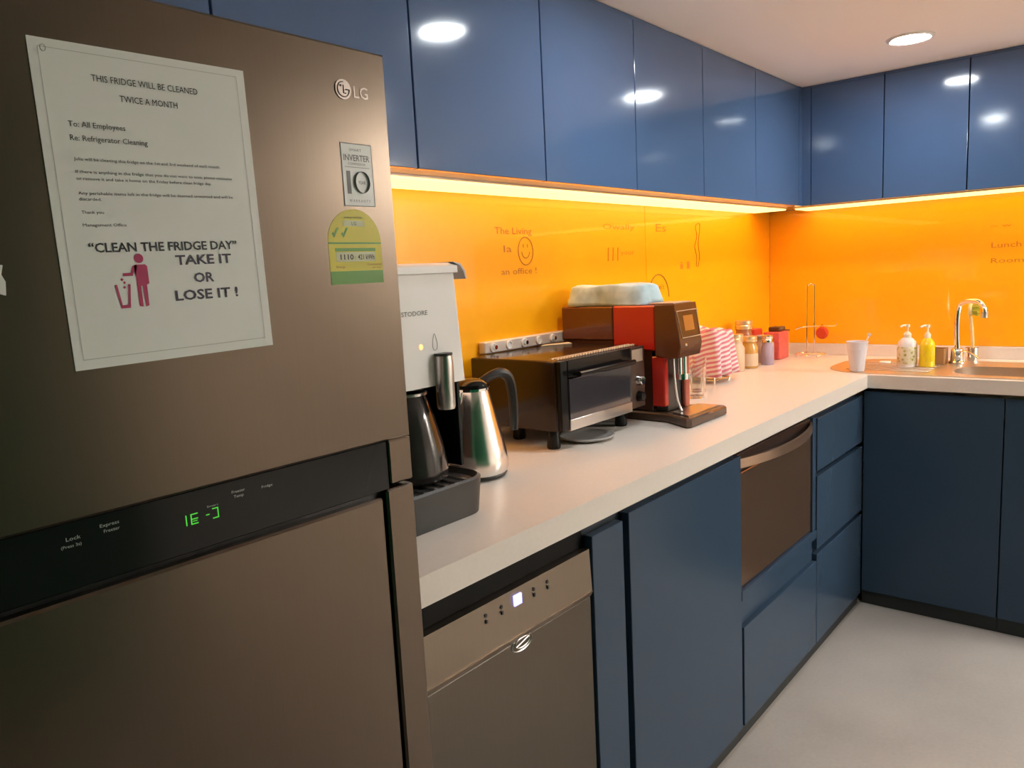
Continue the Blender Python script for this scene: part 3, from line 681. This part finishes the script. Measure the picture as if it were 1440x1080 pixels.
# ------------------------------------------------------------------ toaster oven
TX0, TX1, TY0, TY1, TZ0, TZ1 = -2.140, -1.742, -0.333, -0.040, 0.948, 1.125
to = thing('toaster_oven', 'black toaster oven on the worktop, left of the red coffee machine', 'toaster oven', (-1.94, -0.19, H))
part('body', box(BM(), TX0, TX1, TY0 + 0.012, TY1, TZ0, TZ1, 0.008, 3), mat('gloss_black_shell', (0.020, 0.012, 0.008), 0.18, coat=0.1), to, ang=15)
ff = BM(); box(ff, TX0 + 0.002, TX0 + 0.032, TY0, TY0 + 0.0118, TZ0 + 0.002, TZ1 - 0.002, 0.002)
part('front_post', ff, BLACKG, to); ff = BM(); box(ff, TX0 + 0.033, TX1 - 0.074, TY0, TY0 + 0.0118, 1.078, TZ1 - 0.002, 0.002)
part('front_rail', ff, BLACKG, to)
part('door_glass', box(BM(), TX0 + 0.0335, TX1 - 0.0745, TY0 - 0.003, TY0 + 0.0115, 0.976, 1.0765, 0.001), mat('smoked_door_glass', (0.04, 0.035, 0.04), 0.10, spec=0.8, coat=0.6), to)
part('door_trim', box(BM(), TX0 + 0.0335, TX1 - 0.0745, TY0 - 0.003, TY0 + 0.0115, TZ0, 0.9755, 0.001), SATIN, to, label='pale metal strip under the door glass')
hdl = BM(); tube(hdl, [(TX0 + 0.05, TY0 - 0.022, 1.088), (TX1 - 0.09, TY0 - 0.022, 1.088)], 0.007, 12)
for x in (TX0 + 0.06, TX1 - 0.10): tube(hdl, [(x, TY0 + 0.002, 1.088), (x, TY0 - 0.022, 1.088)], 0.005, 8)
part('door_handle', hdl, BLACKG, to)
cpn = part('control_panel', box(BM(), TX1 - 0.073, TX1 - 0.002, TY0 - 0.001, TY0 + 0.0118, TZ0 + 0.006, TZ1 - 0.002, 0.001), mat('brown_black_panel', (0.06, 0.035, 0.025), 0.25), to)
part('panel_plate', box(BM(), TX1 - 0.068, TX1 - 0.012, TY0 - 0.0016, TY0 - 0.0009, 1.082, 1.116), mat('beige_plate', (0.36, 0.26, 0.19), 0.4), cpn)
part('knob', lathe(BM(), [(0, 0), (0.015, 0), (0.013, 0.014), (0.011, 0.016), (0, 0.016)], (TX1 - 0.036, TY0 - 0.001, 1.030), 20, 'y'), CHROME, cpn)
part('knob', lathe(BM(), [(0, 0), (0.015, 0), (0.013, 0.014), (0.011, 0.016), (0, 0.016)], (TX1 - 0.036, TY0 - 0.001, 0.985), 20, 'y'), BLACKG, cpn)
for x, y in ((TX0 + 0.075, TY1 - 0.095), (TX0 + 0.024, TY0 + 0.045), (TX1 - 0.06, TY1 - 0.095), (TX1 - 0.06, TY0 + 0.045)): part('foot', lathe(BM(), [(0, 0.0003), (0.016, 0.0003), (0.018, 0.006), (0.014, 0.046), (0, 0.046)], (x, y, H), 18), BLACKG, to)
vb = BM()  # glints in the vent slots, put in as pale raised beads
for r_, y in enumerate((TY0 + 0.040, TY0 + 0.026)):
    for i in range(30): box(vb, TX0 + 0.022 + 0.0122 * i + 0.003 * r_, TX0 + 0.0277 + 0.0122 * i + 0.003 * r_, y - 0.0032, y + 0.0032, TZ1 - 0.0005, TZ1 + 0.0028)
vp = part('vent_glints', vb, mat('pale_glint', (0.85, 0.70, 0.52), 0.35), to, ang=0, label='rows of pale beads standing in for glints on the top edge vents'); vp['kind'] = 'stuff'
b = BM(); prism(b, [(-1.845, -0.050), (-1.760, -0.100), (-1.735, -0.068), (-1.815, -0.044)], TZ1 + 0.0004, TZ1 + 0.002)
tag(part('paper_card', b, mat('cream_card', (0.80, 0.70, 0.52), 0.6), None, ang=0, base=(-1.79, -0.07, TZ1)), 'small pale card lying on top of the toaster oven', 'card')
b = BM(); lathe(b, [(0, 0.0005), (0.055, 0.0005), (0.070, 0.006), (0.074, 0.010), (0.071, 0.012), (0.066, 0.0085), (0.052, 0.004), (0, 0.004)], (-1.985, -0.296, H), 48)
tag(part('glass_dish', b, mat('grey_glass', (0.42, 0.40, 0.38), 0.12, spec=0.6), None, base=(-1.985, -0.296, H)), 'round grey glass dish under the front of the toaster oven', 'dish')

# ------------------------------------------------------------------ coffee machine
cm = thing('coffee_machine', 'red and black coffee machine with folded cloth on top', 'coffee machine', (-1.64, -0.25, H))
CX0, CX1, CTZ = -1.712, -1.575, 1.231
REDB = mat('dark_machine_shell', (0.06, 0.022, 0.013), 0.25, coat=0.2)
part('rear_tank', box(BM(), CX0, CX1, -0.213, -0.030, 1.131, CTZ - 0.001, 0.004), BROWNT, cm)
part('rear_body', box(BM(), CX0 + 0.002, CX1 - 0.002, -0.213, -0.030, H + 0.0004, 1.1305, 0.003), REDB, cm)
part('side_panel', box(BM(), CX0, CX1, -0.352, -0.2135, 1.105, CTZ, 0.004), RED, cm)
part('middle_body', box(BM(), CX0 + 0.004, CX1 - 0.004, -0.338, -0.2135, H + 0.03, 1.1045, 0.002), REDB, cm)
part('red_pillar', box(BM(), CX0 - 0.001, CX0 + 0.022, -0.379, -0.3385, 0.946, 1.088, 0.003), RED, cm)
part('pillar_frame', box(BM(), CX0 + 0.0225, CX1 - 0.004, -0.375, -0.3385, 0.930, 1.088, 0.002), CHAR, cm)
part('right_pillar', box(BM(), CX1 - 0.034, CX1 - 0.005, -0.388, -0.3755, 0.930, 1.086, 0.003), mat('dull_red_panel', (0.42, 0.10, 0.065), 0.35), cm)
hp = part('head', prism(BM(), [(-0.3525, 1.0895), (-0.3525, CTZ + 0.002), (-0.414, CTZ + 0.003), (-0.432, 1.118), (-0.425, 1.086), (-0.40, 1.083)], CX0 - 0.006, CX1 - 0.010, 'x', 0.003), mat('brown_head', (0.105, 0.034, 0.012), 0.25, coat=0.3), cm)
def hf(u, v, n):   # on the sloping head front
    t_ = (CTZ + 0.003 - v) / (CTZ + 0.003 - 1.118)
    return Vector((u, -0.414 - 0.018 * t_ - n, v))
b = BM(); vv = [b.verts.new(hf(u, v, 0.0012)) for u, v in ((CX0 + 0.012, 1.140), (CX1 - 0.016, 1.140), (CX1 - 0.016, 1.214), (CX0 + 0.002, 1.214))]
tube(b, [q.co.copy() for q in vv], 0.0013, 6, True); bmesh.ops.delete(b, geom=vv, context='VERTS'); part('screen_border', b, mat('pale_border', (0.75, 0.50, 0.34), 0.4), hp)
b = BM(); b.faces.new([b.verts.new(hf(u, v, 0.0008)) for u, v in ((CX0 + 0.035, 1.158), (CX1 - 0.045, 1.158), (CX1 - 0.045, 1.200), (CX0 + 0.035, 1.200))])
part('screen', b, mat('amber_screen', (0.35, 0.12, 0.02), 0.3, emit=(1.0, 0.35, 0.05), estr=0.06), hp, ang=0)
b = BM(); lathe(b, [(0, 0), (0.006, 0), (0.005, 0.004), (0, 0.005)], (CX0 + 0.030, -0.4285, 1.120), 14, 'y'); part('button', b, CHROME, hp)
spt = BM()
for x in (-1.668, -1.640): cyl(spt, (x, -0.402, 1.035), 0.008, 0.055, 14, 'z')
cyl(spt, (-1.654, -0.402, 1.020), 0.022, 0.016, 20); box(spt, -1.664, -1.618, -0.412, -0.392, 1.022, 1.028, 0.002)
part('spout', spt, CHROME, cm)
part('drip_base', prism(BM(), [(CX0 - 0.002, -0.20), (CX0 - 0.004, -0.385), (-1.765, -0.470), (-1.752, -0.480), (-1.535, -0.480), (-1.522, -0.468), (-1.535, -0.385), (CX1, -0.36), (CX1, -0.20)], H + 0.0004, H + 0.026, 'z', 0.004), mat('brown_black_tray', (0.075, 0.045, 0.03), 0.25, coat=0.2), cm)
part('tray_grid', prism(BM(), [(-1.735, -0.462), (-1.545, -0.462), (-1.55, -0.395), (-1.70, -0.395)], H + 0.0262, H + 0.030, 'z'), SATIN, cm)
part('milk_hose', tube(BM(), smooth_path([(-1.700, -0.40, 1.085), (-1.703, -0.405, 1.02), (-1.698, -0.41, 0.965), (-1.685, -0.415, 0.935)], 5), 0.004, 8), SATIN, cm)
b = BM(); box(b, CX0 + 0.02, CX1 - 0.01, -0.40, -0.325, CTZ + 0.0022, CTZ + 0.006, 0.002); part('cup_warmer', b, mat('warm_top', (0.55, 0.38, 0.26), 0.3), cm)

# ------------------------------------------------------------------ draped cloths
def drape(name, label, x0, x1, y0, y1, zt, zb, material, folds=9, amp=0.008, slump=0.01, seed=1):
    rnd = random.Random(seed); n = 72; rings = []
    ph = [rnd.uniform(0, 2 * PI) for _ in range(6)]
    cx_, cy_ = (x0 + x1) / 2, (y0 + y1) / 2; hx, hy = (x1 - x0) / 2, (y1 - y0) / 2
    def sq(a):
        c_, s_ = math.cos(a), math.sin(a); k = (abs(c_) ** 5 + abs(s_) ** 5) ** (-1 / 5); return c_ * k, s_ * k
    lev = [(0.0, 0), (0.35, 0), (0.65, 0), (0.85, 0), (0.95, 0.02), (1.0, 0.10), (1.02, 0.35), (1.04, 0.62), (1.06, 0.85), (1.075, 1.0)]
    b = BM(); R = []
    for s, d in lev:
        if s == 0: R.append([b.verts.new((cx_, cy_, zt - slump * 0.3))]); continue
        ring_ = []
        for i in range(n):
            a = 2 * PI * i / n; u, v = sq(a)
            wv = amp * (d if d > 0 else 0) * (math.sin(folds * a + ph[0]) + 0.5 * math.sin((folds * 2 - 3) * a + ph[1]))
            top = slump * (math.sin(3 * u * s + ph[2]) * math.cos(2.6 * v * s + ph[3])) + 0.45 * slump * math.sin(8 * u * s + 5 * v * s + ph[4])
            z = zt + top * (1 - d) - (zt - zb) * d * (1 + 0.10 * math.sin(2 * a + ph[5])*(1 if d<0.98 else 0))
            ring_.append(b.verts.new((cx_ + u * hx * s + u * wv, cy_ + v * hy * s + v * wv, max(z, zb))))
        R.append(ring_)
    fs = []
    for A, B in zip(R, R[1:]):
        for i in range(n):
            j = (i + 1) % n
            if len(A) == 1: fs.append(b.faces.new((A[0], B[i], B[j])))
            else: fs.append(b.faces.new((A[i], A[j], B[j], B[i])))
    bmesh.ops.recalc_face_normals(b, faces=fs)
    o = part(name, b, material, None, ang=60, base=(cx_, cy_, zb))
    md = o.modifiers.new('thickness', 'SOLIDIFY'); md.thickness = 0.0025; md.offset = -1
    return o
def cloth_mat():
    mt = bpy.data.materials.new('pale_blue_cloth'); mt.use_nodes = True; nt = mt.node_tree; p = nt.nodes['Principled BSDF']
    tc = nt.nodes.new('ShaderNodeTexCoord'); nz = nt.nodes.new('ShaderNodeTexNoise'); nz.inputs['Scale'].default_value = 22
    nt.links.new(tc.outputs['Object'], nz.inputs['Vector']); r = nt.nodes.new('ShaderNodeValToRGB'); nt.links.new(nz.outputs['Fac'], r.inputs[0])
    r.color_ramp.elements[0].position = 0.35; r.color_ramp.elements[0].color = (0.36, 0.50, 0.54, 1); r.color_ramp.elements[1].position = 0.62; r.color_ramp.elements[1].color = (0.55, 0.72, 0.78, 1)
    nt.links.new(r.outputs[0], p.inputs['Base Color']); p.inputs['Roughness'].default_value = 0.9; return mt
tag(drape('folded_cloth', 'x', CX0 + 0.012, CX1 - 0.004, -0.305, -0.045, 1.290, CTZ + 0.0015, cloth_mat(), 5, 0.007, 0.0035, 3), 'pale blue folded cloth lying on top of the coffee machine', 'cloth')
STR = stripe_mat('pink_striped_cloth', (0.66, 0.20, 0.27), (0.82, 0.70, 0.66), 19.0, (0.25, 0.15, 0), 2.5)
tag(drape('striped_cloth', 'x', -1.03, -0.865, -0.215, -0.060, 1.092, H + 0.028, STR, 8, 0.012, 0.014, 8), 'pink and white striped cloth draped over the cup rack', 'cloth')
# rack under the striped cloth
cr = thing('cup_rack', 'low wire cup rack standing under the pink striped cloth', 'rack', (-0.915, -0.148, H))
b = BM(); tube(b, [(-1.01, -0.195, H + 0.012), (-0.885, -0.195, H + 0.012), (-0.885, -0.08, H + 0.012), (-1.01, -0.08, H + 0.012)], 0.003, 6, True); part('base_wire', b, CHROME, cr)
for x, y in ((-1.01, -0.195), (-0.885, -0.195), (-0.885, -0.08), (-1.01, -0.08)):
    part('post', tube(BM(), [(x, y, H + 0.0004), (x, y, 1.070)], 0.003, 6), CHROME, cr)
b = BM(); tube(b, [(-1.01, -0.195, 1.070), (-0.885, -0.195, 1.070), (-0.885, -0.08, 1.070), (-1.01, -0.08, 1.070)], 0.003, 6, True); part('top_wire', b, CHROME, cr)
# tumblers
def tumbler(x, y, r, h, label):
    return tag(part('glass_tumbler', lathe(BM(), [(0, 0.0004), (r * 0.86, 0.0004), (r, h), (r - 0.0022, h), (r * 0.86 - 0.0022, 0.007), (0, 0.007)], (x, y, H), 28), GLASS, None, base=(x, y, H)), label, 'glass', 'clear glass tumblers')
tumbler(-1.300, -0.265, 0.031, 0.105, 'clear glass tumbler nearest the coffee machine drip tray')
tumbler(-1.185, -0.215, 0.031, 0.120, 'clear glass tumbler standing in front of the striped cloth')
tumbler(-1.340, -0.175, 0.030, 0.110, 'clear glass tumbler half hidden behind the coffee machine')

# ------------------------------------------------------------------ jars and tins by the corner
def jar(name, x, y, r, h, bodym, lidm, label, liph=0.016, group='jars by the corner', fill=None):
    t = thing(name, label, 'jar', (x, y, H), group)
    part('body', lathe(BM(), [(0, 0.0004), (r * 0.92, 0.0004), (r, 0.006), (r, h * 0.78), (r * 0.80, h * 0.90), (r * 0.80, h), (0, h)], (x, y, H), 28), bodym, t)
    part('lid', lathe(BM(), [(0, h + 0.0002), (r * 0.88, h + 0.0002), (r * 0.90, h + liph * 0.4), (r * 0.84, h + liph * 0.5), (r * 0.90, h + liph * 0.6), (r * 0.88, h + liph), (0, h + liph)], (x, y, H), 28), lidm, t)
    if fill: part('contents', lathe(BM(), [(r * 1.002, 0.010), (r * 1.006, 0.012), (r * 1.006, h * 0.55), (r * 1.002, h * 0.56)], (x, y, H), 28), fill, t, label='label band')
    return t
CREAM = mat('cream_ceramic', (0.72, 0.55, 0.38), 0.4); GOLD = mat('gold_lid', (0.80, 0.62, 0.36), 0.3, 0.7); HONEY = mat('honey_jar', (0.60, 0.33, 0.08), 0.25, coat=0.3); AMBER = mat('amber_glass', (0.42, 0.17, 0.08), 0.2, coat=0.3)
PALEG = mat('pale_glaze', (0.60, 0.52, 0.45), 0.25); PINK = mat('pink_tin', (0.70, 0.12, 0.10), 0.35, noise=(60, 0.35)); DRK = mat('dark_brown_lid', (0.10, 0.045, 0.015), 0.4); LILAC = mat('lilac_plastic', (0.42, 0.34, 0.45), 0.4)
jar('storage_jar', -0.655, -0.115, 0.040, 0.120, CREAM, GOLD, 'cream jar next to the striped cloth', 0.03)
jar('storage_jar', -0.545, -0.130, 0.036, 0.110, HONEY, GOLD, 'squat honey coloured jar with gold lid', 0.022, fill=CREAM)
jar('storage_jar', -0.470, -0.075, 0.040, 0.155, AMBER, GOLD, 'tallest jar of the group, brown glass with ribbed gold lid', 0.036)
jar('storage_jar', -0.425, -0.160, 0.026, 0.095, LILAC, CHROME, 'small lilac bottle-shaped jar in front of the tall brown jar', 0.03)
jar('storage_jar', -0.345, -0.115, 0.040, 0.105, PALEG, GREYP, 'pale glass jar between the lilac jar and the pink tin', 0.012)
t = thing('tea_tin', 'pink patterned tea tin with brown lid nearest the corner', 'tin', (-0.20, -0.105, H))
part('body', box(BM(), -0.262, -0.150, -0.150, -0.075, H + 0.0004, H + 0.122, 0.006, 3), PINK, t, ang=15)
part('lid', box(BM(), -0.225, -0.150, -0.135, -0.085, H + 0.1222, H + 0.142, 0.003), DRK, t)
t = thing('red_box', 'plain red box standing behind the pink tea tin', 'box', (-0.30, -0.045, H))
part('carton', box(BM(), -0.335, -0.250, -0.068, -0.024, H + 0.0004, H + 0.138, 0.002), mat('plain_red_card', (0.62, 0.06, 0.03), 0.5), t)
part('flap', box(BM(), -0.333, -0.252, -0.067, -0.025, H + 0.1382, H + 0.141, 0.001), mat('red_flap', (0.70, 0.10, 0.05), 0.5), t)
t = thing('yellow_packet', 'slim yellow packet at the right side of the pink tin', 'packet', (-0.125, -0.10, H))
part('packet', box(BM(), -0.143, -0.118, -0.140, -0.080, H + 0.0004, H + 0.118, 0.003), mat('yellow_card', (0.70, 0.42, 0.10), 0.5), t)
part('clip', box(BM(), -0.146, -0.115, -0.142, -0.100, H + 0.1182, H + 0.124, 0.001), DRK, t)

# ------------------------------------------------------------------ paper towel stand
ts = thing('towel_stand', 'bare chrome wire paper towel stand by the corner', 'stand', (-0.10, -0.232, H))
SXc, SYc = -0.105, -0.232
b = BM(); tube(b, smooth_path([(SXc, SYc + 0.016, H + 0.012), (SXc, SYc + 0.016, 1.20), (SXc, SYc + 0.013, 1.220), (SXc, SYc, 1.229), (SXc, SYc - 0.013, 1.220), (SXc, SYc - 0.016, 1.20), (SXc, SYc - 0.016, H + 0.012)], 4), 0.0028, 8); part('upright_loop', b, CHROME, ts)
b = BM(); tube(b, [(SXc + 0.068 * math.cos(2 * PI * k / 32), SYc + 0.068 * math.sin(2 * PI * k / 32), H + 0.012) for k in range(32)], 0.0028, 8, True); tube(b, [(SXc, SYc - 0.068, H + 0.012), (SXc, SYc + 0.068, H + 0.012)], 0.0028, 8); tube(b, [(SXc - 0.068, SYc, H + 0.012), (SXc + 0.068, SYc, H + 0.012)], 0.0028, 8)
part('base_ring', b, CHROME, ts)
for k in range(4):
    a = PI / 4 + PI / 2 * k; part('foot', lathe(BM(), [(0, 0.0004), (0.005, 0.0004), (0.006, 0.006), (0.003, 0.011), (0, 0.0115)], (SXc + 0.068 * math.cos(a), SYc + 0.068 * math.sin(a), H), 12), CHROME, ts)
b = BM(); tube(b, smooth_path([(SXc - 0.02, SYc + 0.062, 1.026), (SXc - 0.004, SYc + 0.03, 1.036), (SXc - 0.004, SYc - 0.05, 1.041), (SXc - 0.004, SYc - 0.105, 1.042), (SXc - 0.004, SYc - 0.112, 1.052)], 5), 0.0028, 8); part('side_arm', b, CHROME, ts)
sponge = thing('red_scourer', 'round red scourer hanging from the arm of the wire stand', 'scourer', (SXc - 0.004, SYc - 0.052, 0.99))
part('pad', lathe(BM(), [(0, -0.012), (0.020, -0.012), (0.026, -0.006), (0.027, 0.0), (0.026, 0.006), (0.020, 0.012), (0, 0.012)], (SXc - 0.004, SYc - 0.052, 1.010), 24, 'x'), mat('red_scourer_pad', (0.62, 0.06, 0.015), 0.9, bump=(200, 0.6)), sponge)
part('hanging_loop', tube(BM(), [(SXc - 0.004 + 0.0, SYc - 0.052 + 0.006 * math.sin(2 * PI * k / 14), 1.0395 + 0.0065 * math.cos(2 * PI * k / 14)) for k in range(14)], 0.0012, 6, True), RED, sponge)

# ------------------------------------------------------------------ sink with drainer
sk = thing('sink', 'steel inset sink with rounded drainer beside the tap', 'sink', (-0.38, -0.9, H))
SINKM = mat('sink_steel', (0.70, 0.60, 0.49), 0.36, 0.95, noise=(30, 0.05))
def stad(x0, x1, y0, y1, r, n=10): return rrect(x0, x1, y0, y1, r, n)
outer = stad(-0.585, -0.135, -1.42, -0.425, 0.17)
b = BM()
# deck as a frame round the bowl opening: matched outer and inner loops
inner = stad(SX0 + 0.012, SX1 - 0.012, SY0 + 0.012, SY1 - 0.012, 0.09)
drain = stad(-0.545, -0.175, -0.800, -0.465, 0.13)
loft(b, [[(x, y, H + 0.0003) for x, y in outer], [(x, y, H + 0.0035) for x, y in outer], [(x, y, H + 0.0025) for x, y in [((x + 0.36) * 0.97 - 0.36, (y + 0.92) * 0.985 - 0.92) for x, y in outer]], [(x, y, H + 0.0025) for x, y in inner],
         [(x, y, H - 0.02) for x, y in inner], [((x + 0.4025) * 0.93 - 0.4025, (y + 1.09) * 0.95 - 1.09, H - 0.15) for x, y in inner], [((x + 0.4025) * 0.5 - 0.4025, (y + 1.09) * 0.6 - 1.09, H - 0.165) for x, y in inner]], cap=False)
b.faces.new([v for v in b.verts][-len(inner):])
part('basin', b, SINKM, sk)
for k in range(6):
    part('drainer_rib', box(BM(), -0.49 + 0.045 * k, -0.478 + 0.045 * k, -0.79, -0.50, H + 0.0026, H + 0.0052, 0.001), SINKM, sk)
part('waste', lathe(BM(), [(0, 0), (0.035, 0), (0.038, 0.003), (0.03, 0.004), (0, 0.002)], (-0.4025, -1.09, H - 0.1648), 24), CHROME, sk)

# tap
tp = thing('kitchen_tap', 'chrome kitchen tap with a bent spout over the sink', 'tap', (-0.205, -0.832, H))
tx, ty = -0.205, -0.832
part('base', lathe(BM(), [(0, 0.003), (0.029, 0.003), (0.029, 0.009), (0.024, 0.013), (0.022, 0.055), (0.017, 0.062), (0, 0.063)], (tx, ty, H), 28), CHROME, tp)
sp_ = smooth_path([(tx, ty, H + 0.06), (tx + 0.0, ty + 0.004, 1.05), (tx, ty, 1.118), (tx - 0.012, ty - 0.014, 1.142), (tx - 0.04, ty - 0.05, 1.150), (tx - 0.062, ty - 0.078, 1.146), (tx - 0.076, ty - 0.094, 1.128), (tx - 0.080, ty - 0.099, 1.108)], 6)
part('spout', tube(BM(), sp_, 0.0105, 14), CHROME, tp)
part('aerator', lathe(BM(), [(0, 0), (0.0105, 0), (0.0120, 0.004), (0.0120, 0.022), (0, 0.022)], (tx - 0.080, ty - 0.099, 1.088), 18), SATIN, tp)
lv = smooth_path([(tx - 0.012, ty - 0.010, H + 0.050), (tx - 0.03, ty - 0.035, H + 0.052), (tx - 0.045, ty - 0.062, H + 0.042), (tx - 0.055, ty - 0.082, H + 0.030)], 5)
part('lever', tube(BM(), lv, [0.007 - 0.002 * i / len(lv) for i in range(len(lv))], 10, flat=0.6), CHROME, tp)
part('side_valve', tube(BM(), [(tx - 0.018, ty - 0.004, H + 0.030), (tx - 0.042, ty - 0.008, H + 0.026)], 0.009, 14), CHROME, tp)

# sponge caddy and brush
cd = thing('sponge_caddy', 'small brown sponge caddy box left of the tap', 'caddy', (-0.225, -0.765, H))
BRN = mat('brown_caddy', (0.36, 0.20, 0.08), 0.4)
b = BM(); box(b, -0.265, -0.185, -0.797, -0.745, H + 0.0036, H + 0.008); box(b, -0.265, -0.185, -0.797, -0.793, H + 0.008, H + 0.062); box(b, -0.265, -0.185, -0.749, -0.745, H + 0.008, H + 0.062); box(b, -0.265, -0.261, -0.793, -0.749, H + 0.008, H + 0.062); box(b, -0.189, -0.185, -0.793, -0.749, H + 0.008, H + 0.062)
part('tray', b, BRN, cd, ang=0)
part('sponge', box(BM(), -0.258, -0.192, -0.790, -0.752, H + 0.0085, H + 0.055, 0.004), mat('tan_sponge', (0.55, 0.36, 0.14), 0.9, bump=(150, 0.5)), cd)
hl = thing('brush_cup', 'small chrome cup holding the dish brush behind the tap', 'cup', (-0.135, -0.90, H))
part('cup', lathe(BM(), [(0, 0.0004), (0.022, 0.0004), (0.024, 0.055), (0.0225, 0.055), (0.020, 0.004), (0, 0.004)], (-0.105, -0.865, H), 22), CHROME, hl)
br = thing('dish_brush', 'dish brush with yellow-green bristle head standing behind the tap', 'brush', (-0.105, -0.865, H + 0.0045))
bh = smooth_path([(-0.105, -0.868, H + 0.006), (-0.105, -0.866, 0.99), (-0.108, -0.860, 1.06), (-0.112, -0.854, 1.10)], 5)
part('handle', tube(BM(), bh, [0.0055 + 0.0012 * math.sin(i) ** 2 for i in range(len(bh))], 10), mat('cream_handle', (0.78, 0.58, 0.28), 0.4), br)
part('head', lathe(BM(), [(0, 0), (0.024, 0), (0.026, 0.006), (0.022, 0.012), (0, 0.013)], (-0.114, -0.853, 1.108), 20, 'y'), mat('cream_head', (0.75, 0.62, 0.30), 0.4), br)
b = BM()
for i in range(60):
    a = random.uniform(0, 2 * PI); r_ = 0.022 * math.sqrt(random.random()); px, pz = -0.114 + r_ * math.cos(a), 1.108 + r_ * math.sin(a)
    tube(b, [(px, -0.866, pz), (px + (px + 0.114) * 0.35, -0.886, pz + (pz - 1.108) * 0.35)], 0.0018, 4)
bs = part('bristles', b, mat('green_bristles', (0.50, 0.48, 0.05), 0.8), br, ang=0); bs['kind'] = 'stuff'

# soap bottles
def pump_bottle(x, y, r, h, bodym, pumpm, label, name, deco=None, level=None):
    t = thing(name, label, 'soap bottle', (x, y, H + 0.0036), 'soap bottles beside the sink')
    z = H + 0.0054
    part('bottle', lathe(BM(), [(0, 0), (r * 0.94, 0), (r, 0.005), (r, h * 0.72), (r * 0.88, h * 0.86), (r * 0.55, h * 0.97), (r * 0.38, h), (0, h)], (x, y, z), 30), bodym, t)
    part('collar', lathe(BM(), [(0, h), (r * 0.40, h), (r * 0.42, h + 0.012), (r * 0.22, h + 0.022), (0, h + 0.022)], (x, y, z), 22), pumpm, t)
    b = BM(); cyl(b, (x, y, z + h + 0.020), 0.0035, 0.022, 12); cyl(b, (x, y, z + h + 0.040), 0.008, 0.010, 14)
    tube(b, smooth_path([(x, y, z + h + 0.046), (x - 0.012, y + 0.012, z + h + 0.047), (x - 0.022, y + 0.020, z + h + 0.042)], 4), 0.0038, 8)
    part('pump', b, pumpm, t)
    if deco: part('label_wrap', lathe(BM(), [(r * 1.0005, 0.010), (r * 1.012, 0.011), (r * 1.012, h * 0.68), (r * 1.0005, h * 0.69)], (x, y, z), 30), deco, t, label=level)
    return t
def floral():
    mt = bpy.data.materials.new('floral_wrap'); mt.use_nodes = True; nt = mt.node_tree; p = nt.nodes['Principled BSDF']
    tc = nt.nodes.new('ShaderNodeTexCoord'); vo = nt.nodes.new('ShaderNodeTexVoronoi'); vo.inputs['Scale'].default_value = 75
    nt.links.new(tc.outputs['Object'], vo.inputs['Vector']); r = nt.nodes.new('ShaderNodeValToRGB'); nt.links.new(vo.outputs['Distance'], r.inputs[0])
    e = r.color_ramp.elements; e[0].position = 0.15; e[0].color = (0.25, 0.27, 0.05, 1); e[1].position = 0.5; e[1].color = (0.70, 0.62, 0.45, 1)
    x = e.new(0.32); x.color = (0.55, 0.45, 0.16, 1)
    nt.links.new(r.outputs[0], p.inputs['Base Color']); p.inputs['Roughness'].default_value = 0.35; return mt
CREAMP = mat('cream_pump', (0.82, 0.72, 0.55), 0.35)
pump_bottle(-0.365, -0.689, 0.035, 0.112, mat('pearl_bottle', (0.74, 0.68, 0.66), 0.3), CREAMP, 'white pump soap bottle with leafy floral wrap', 'soap_bottle', floral(), 'leafy floral wrap')
pump_bottle(-0.355, -0.757, 0.027, 0.110, mat('yellow_liquid_bottle', (0.85, 0.60, 0.01), 0.12, coat=0.5), CREAMP, 'clear pump bottle of bright yellow detergent', 'soap_bottle')
# cup with spoon
cu_ = thing('paper_cup', 'white paper cup with a spoon standing at the drainer edge', 'cup', (-0.542, -0.556, H + 0.0036))
part('cup', lathe(BM(), [(0, 0.0), (0.0245, 0.0), (0.026, 0.003), (0.034, 0.082), (0.0355, 0.083), (0.0385, 0.110), (0.040, 0.112), (0.039, 0.114), (0.0365, 0.112), (0.0335, 0.085), (0.024, 0.004), (0, 0.004)], (-0.542, -0.556, H + 0.0038), 32), mat('lilac_white_cup', (0.66, 0.62, 0.66), 0.5), cu_)
sn = thing('teaspoon', 'small pale plastic spoon leaning in the paper cup', 'spoon', (-0.542, -0.556, H + 0.01))
part('handle', tube(BM(), smooth_path([(-0.552, -0.545, H + 0.012), (-0.536, -0.568, H + 0.07), (-0.522, -0.590, H + 0.135)], 5), 0.003, 8), mat('pale_plastic', (0.72, 0.60, 0.55), 0.4), sn)
part('bowl', lathe(BM(), [(0, -0.003), (0.007, -0.001), (0.0075, 0.001), (0, 0.003)], (-0.520, -0.592, H + 0.141), 14, 'x'), MATS['pale_plastic'], sn)
b = BM(); lathe(b, [(0, 0), (0.020, 0), (0.022, 0.003), (0.018, 0.007), (0, 0.008)], (-0.285, -0.590, H + 0.0054), 24)
tag(part('white_lid', b, WHITEP, None, base=(-0.285, -0.590, H + 0.0054)), 'small white lid lying on the drainer between the paper cup and floral soap bottle', 'lid')
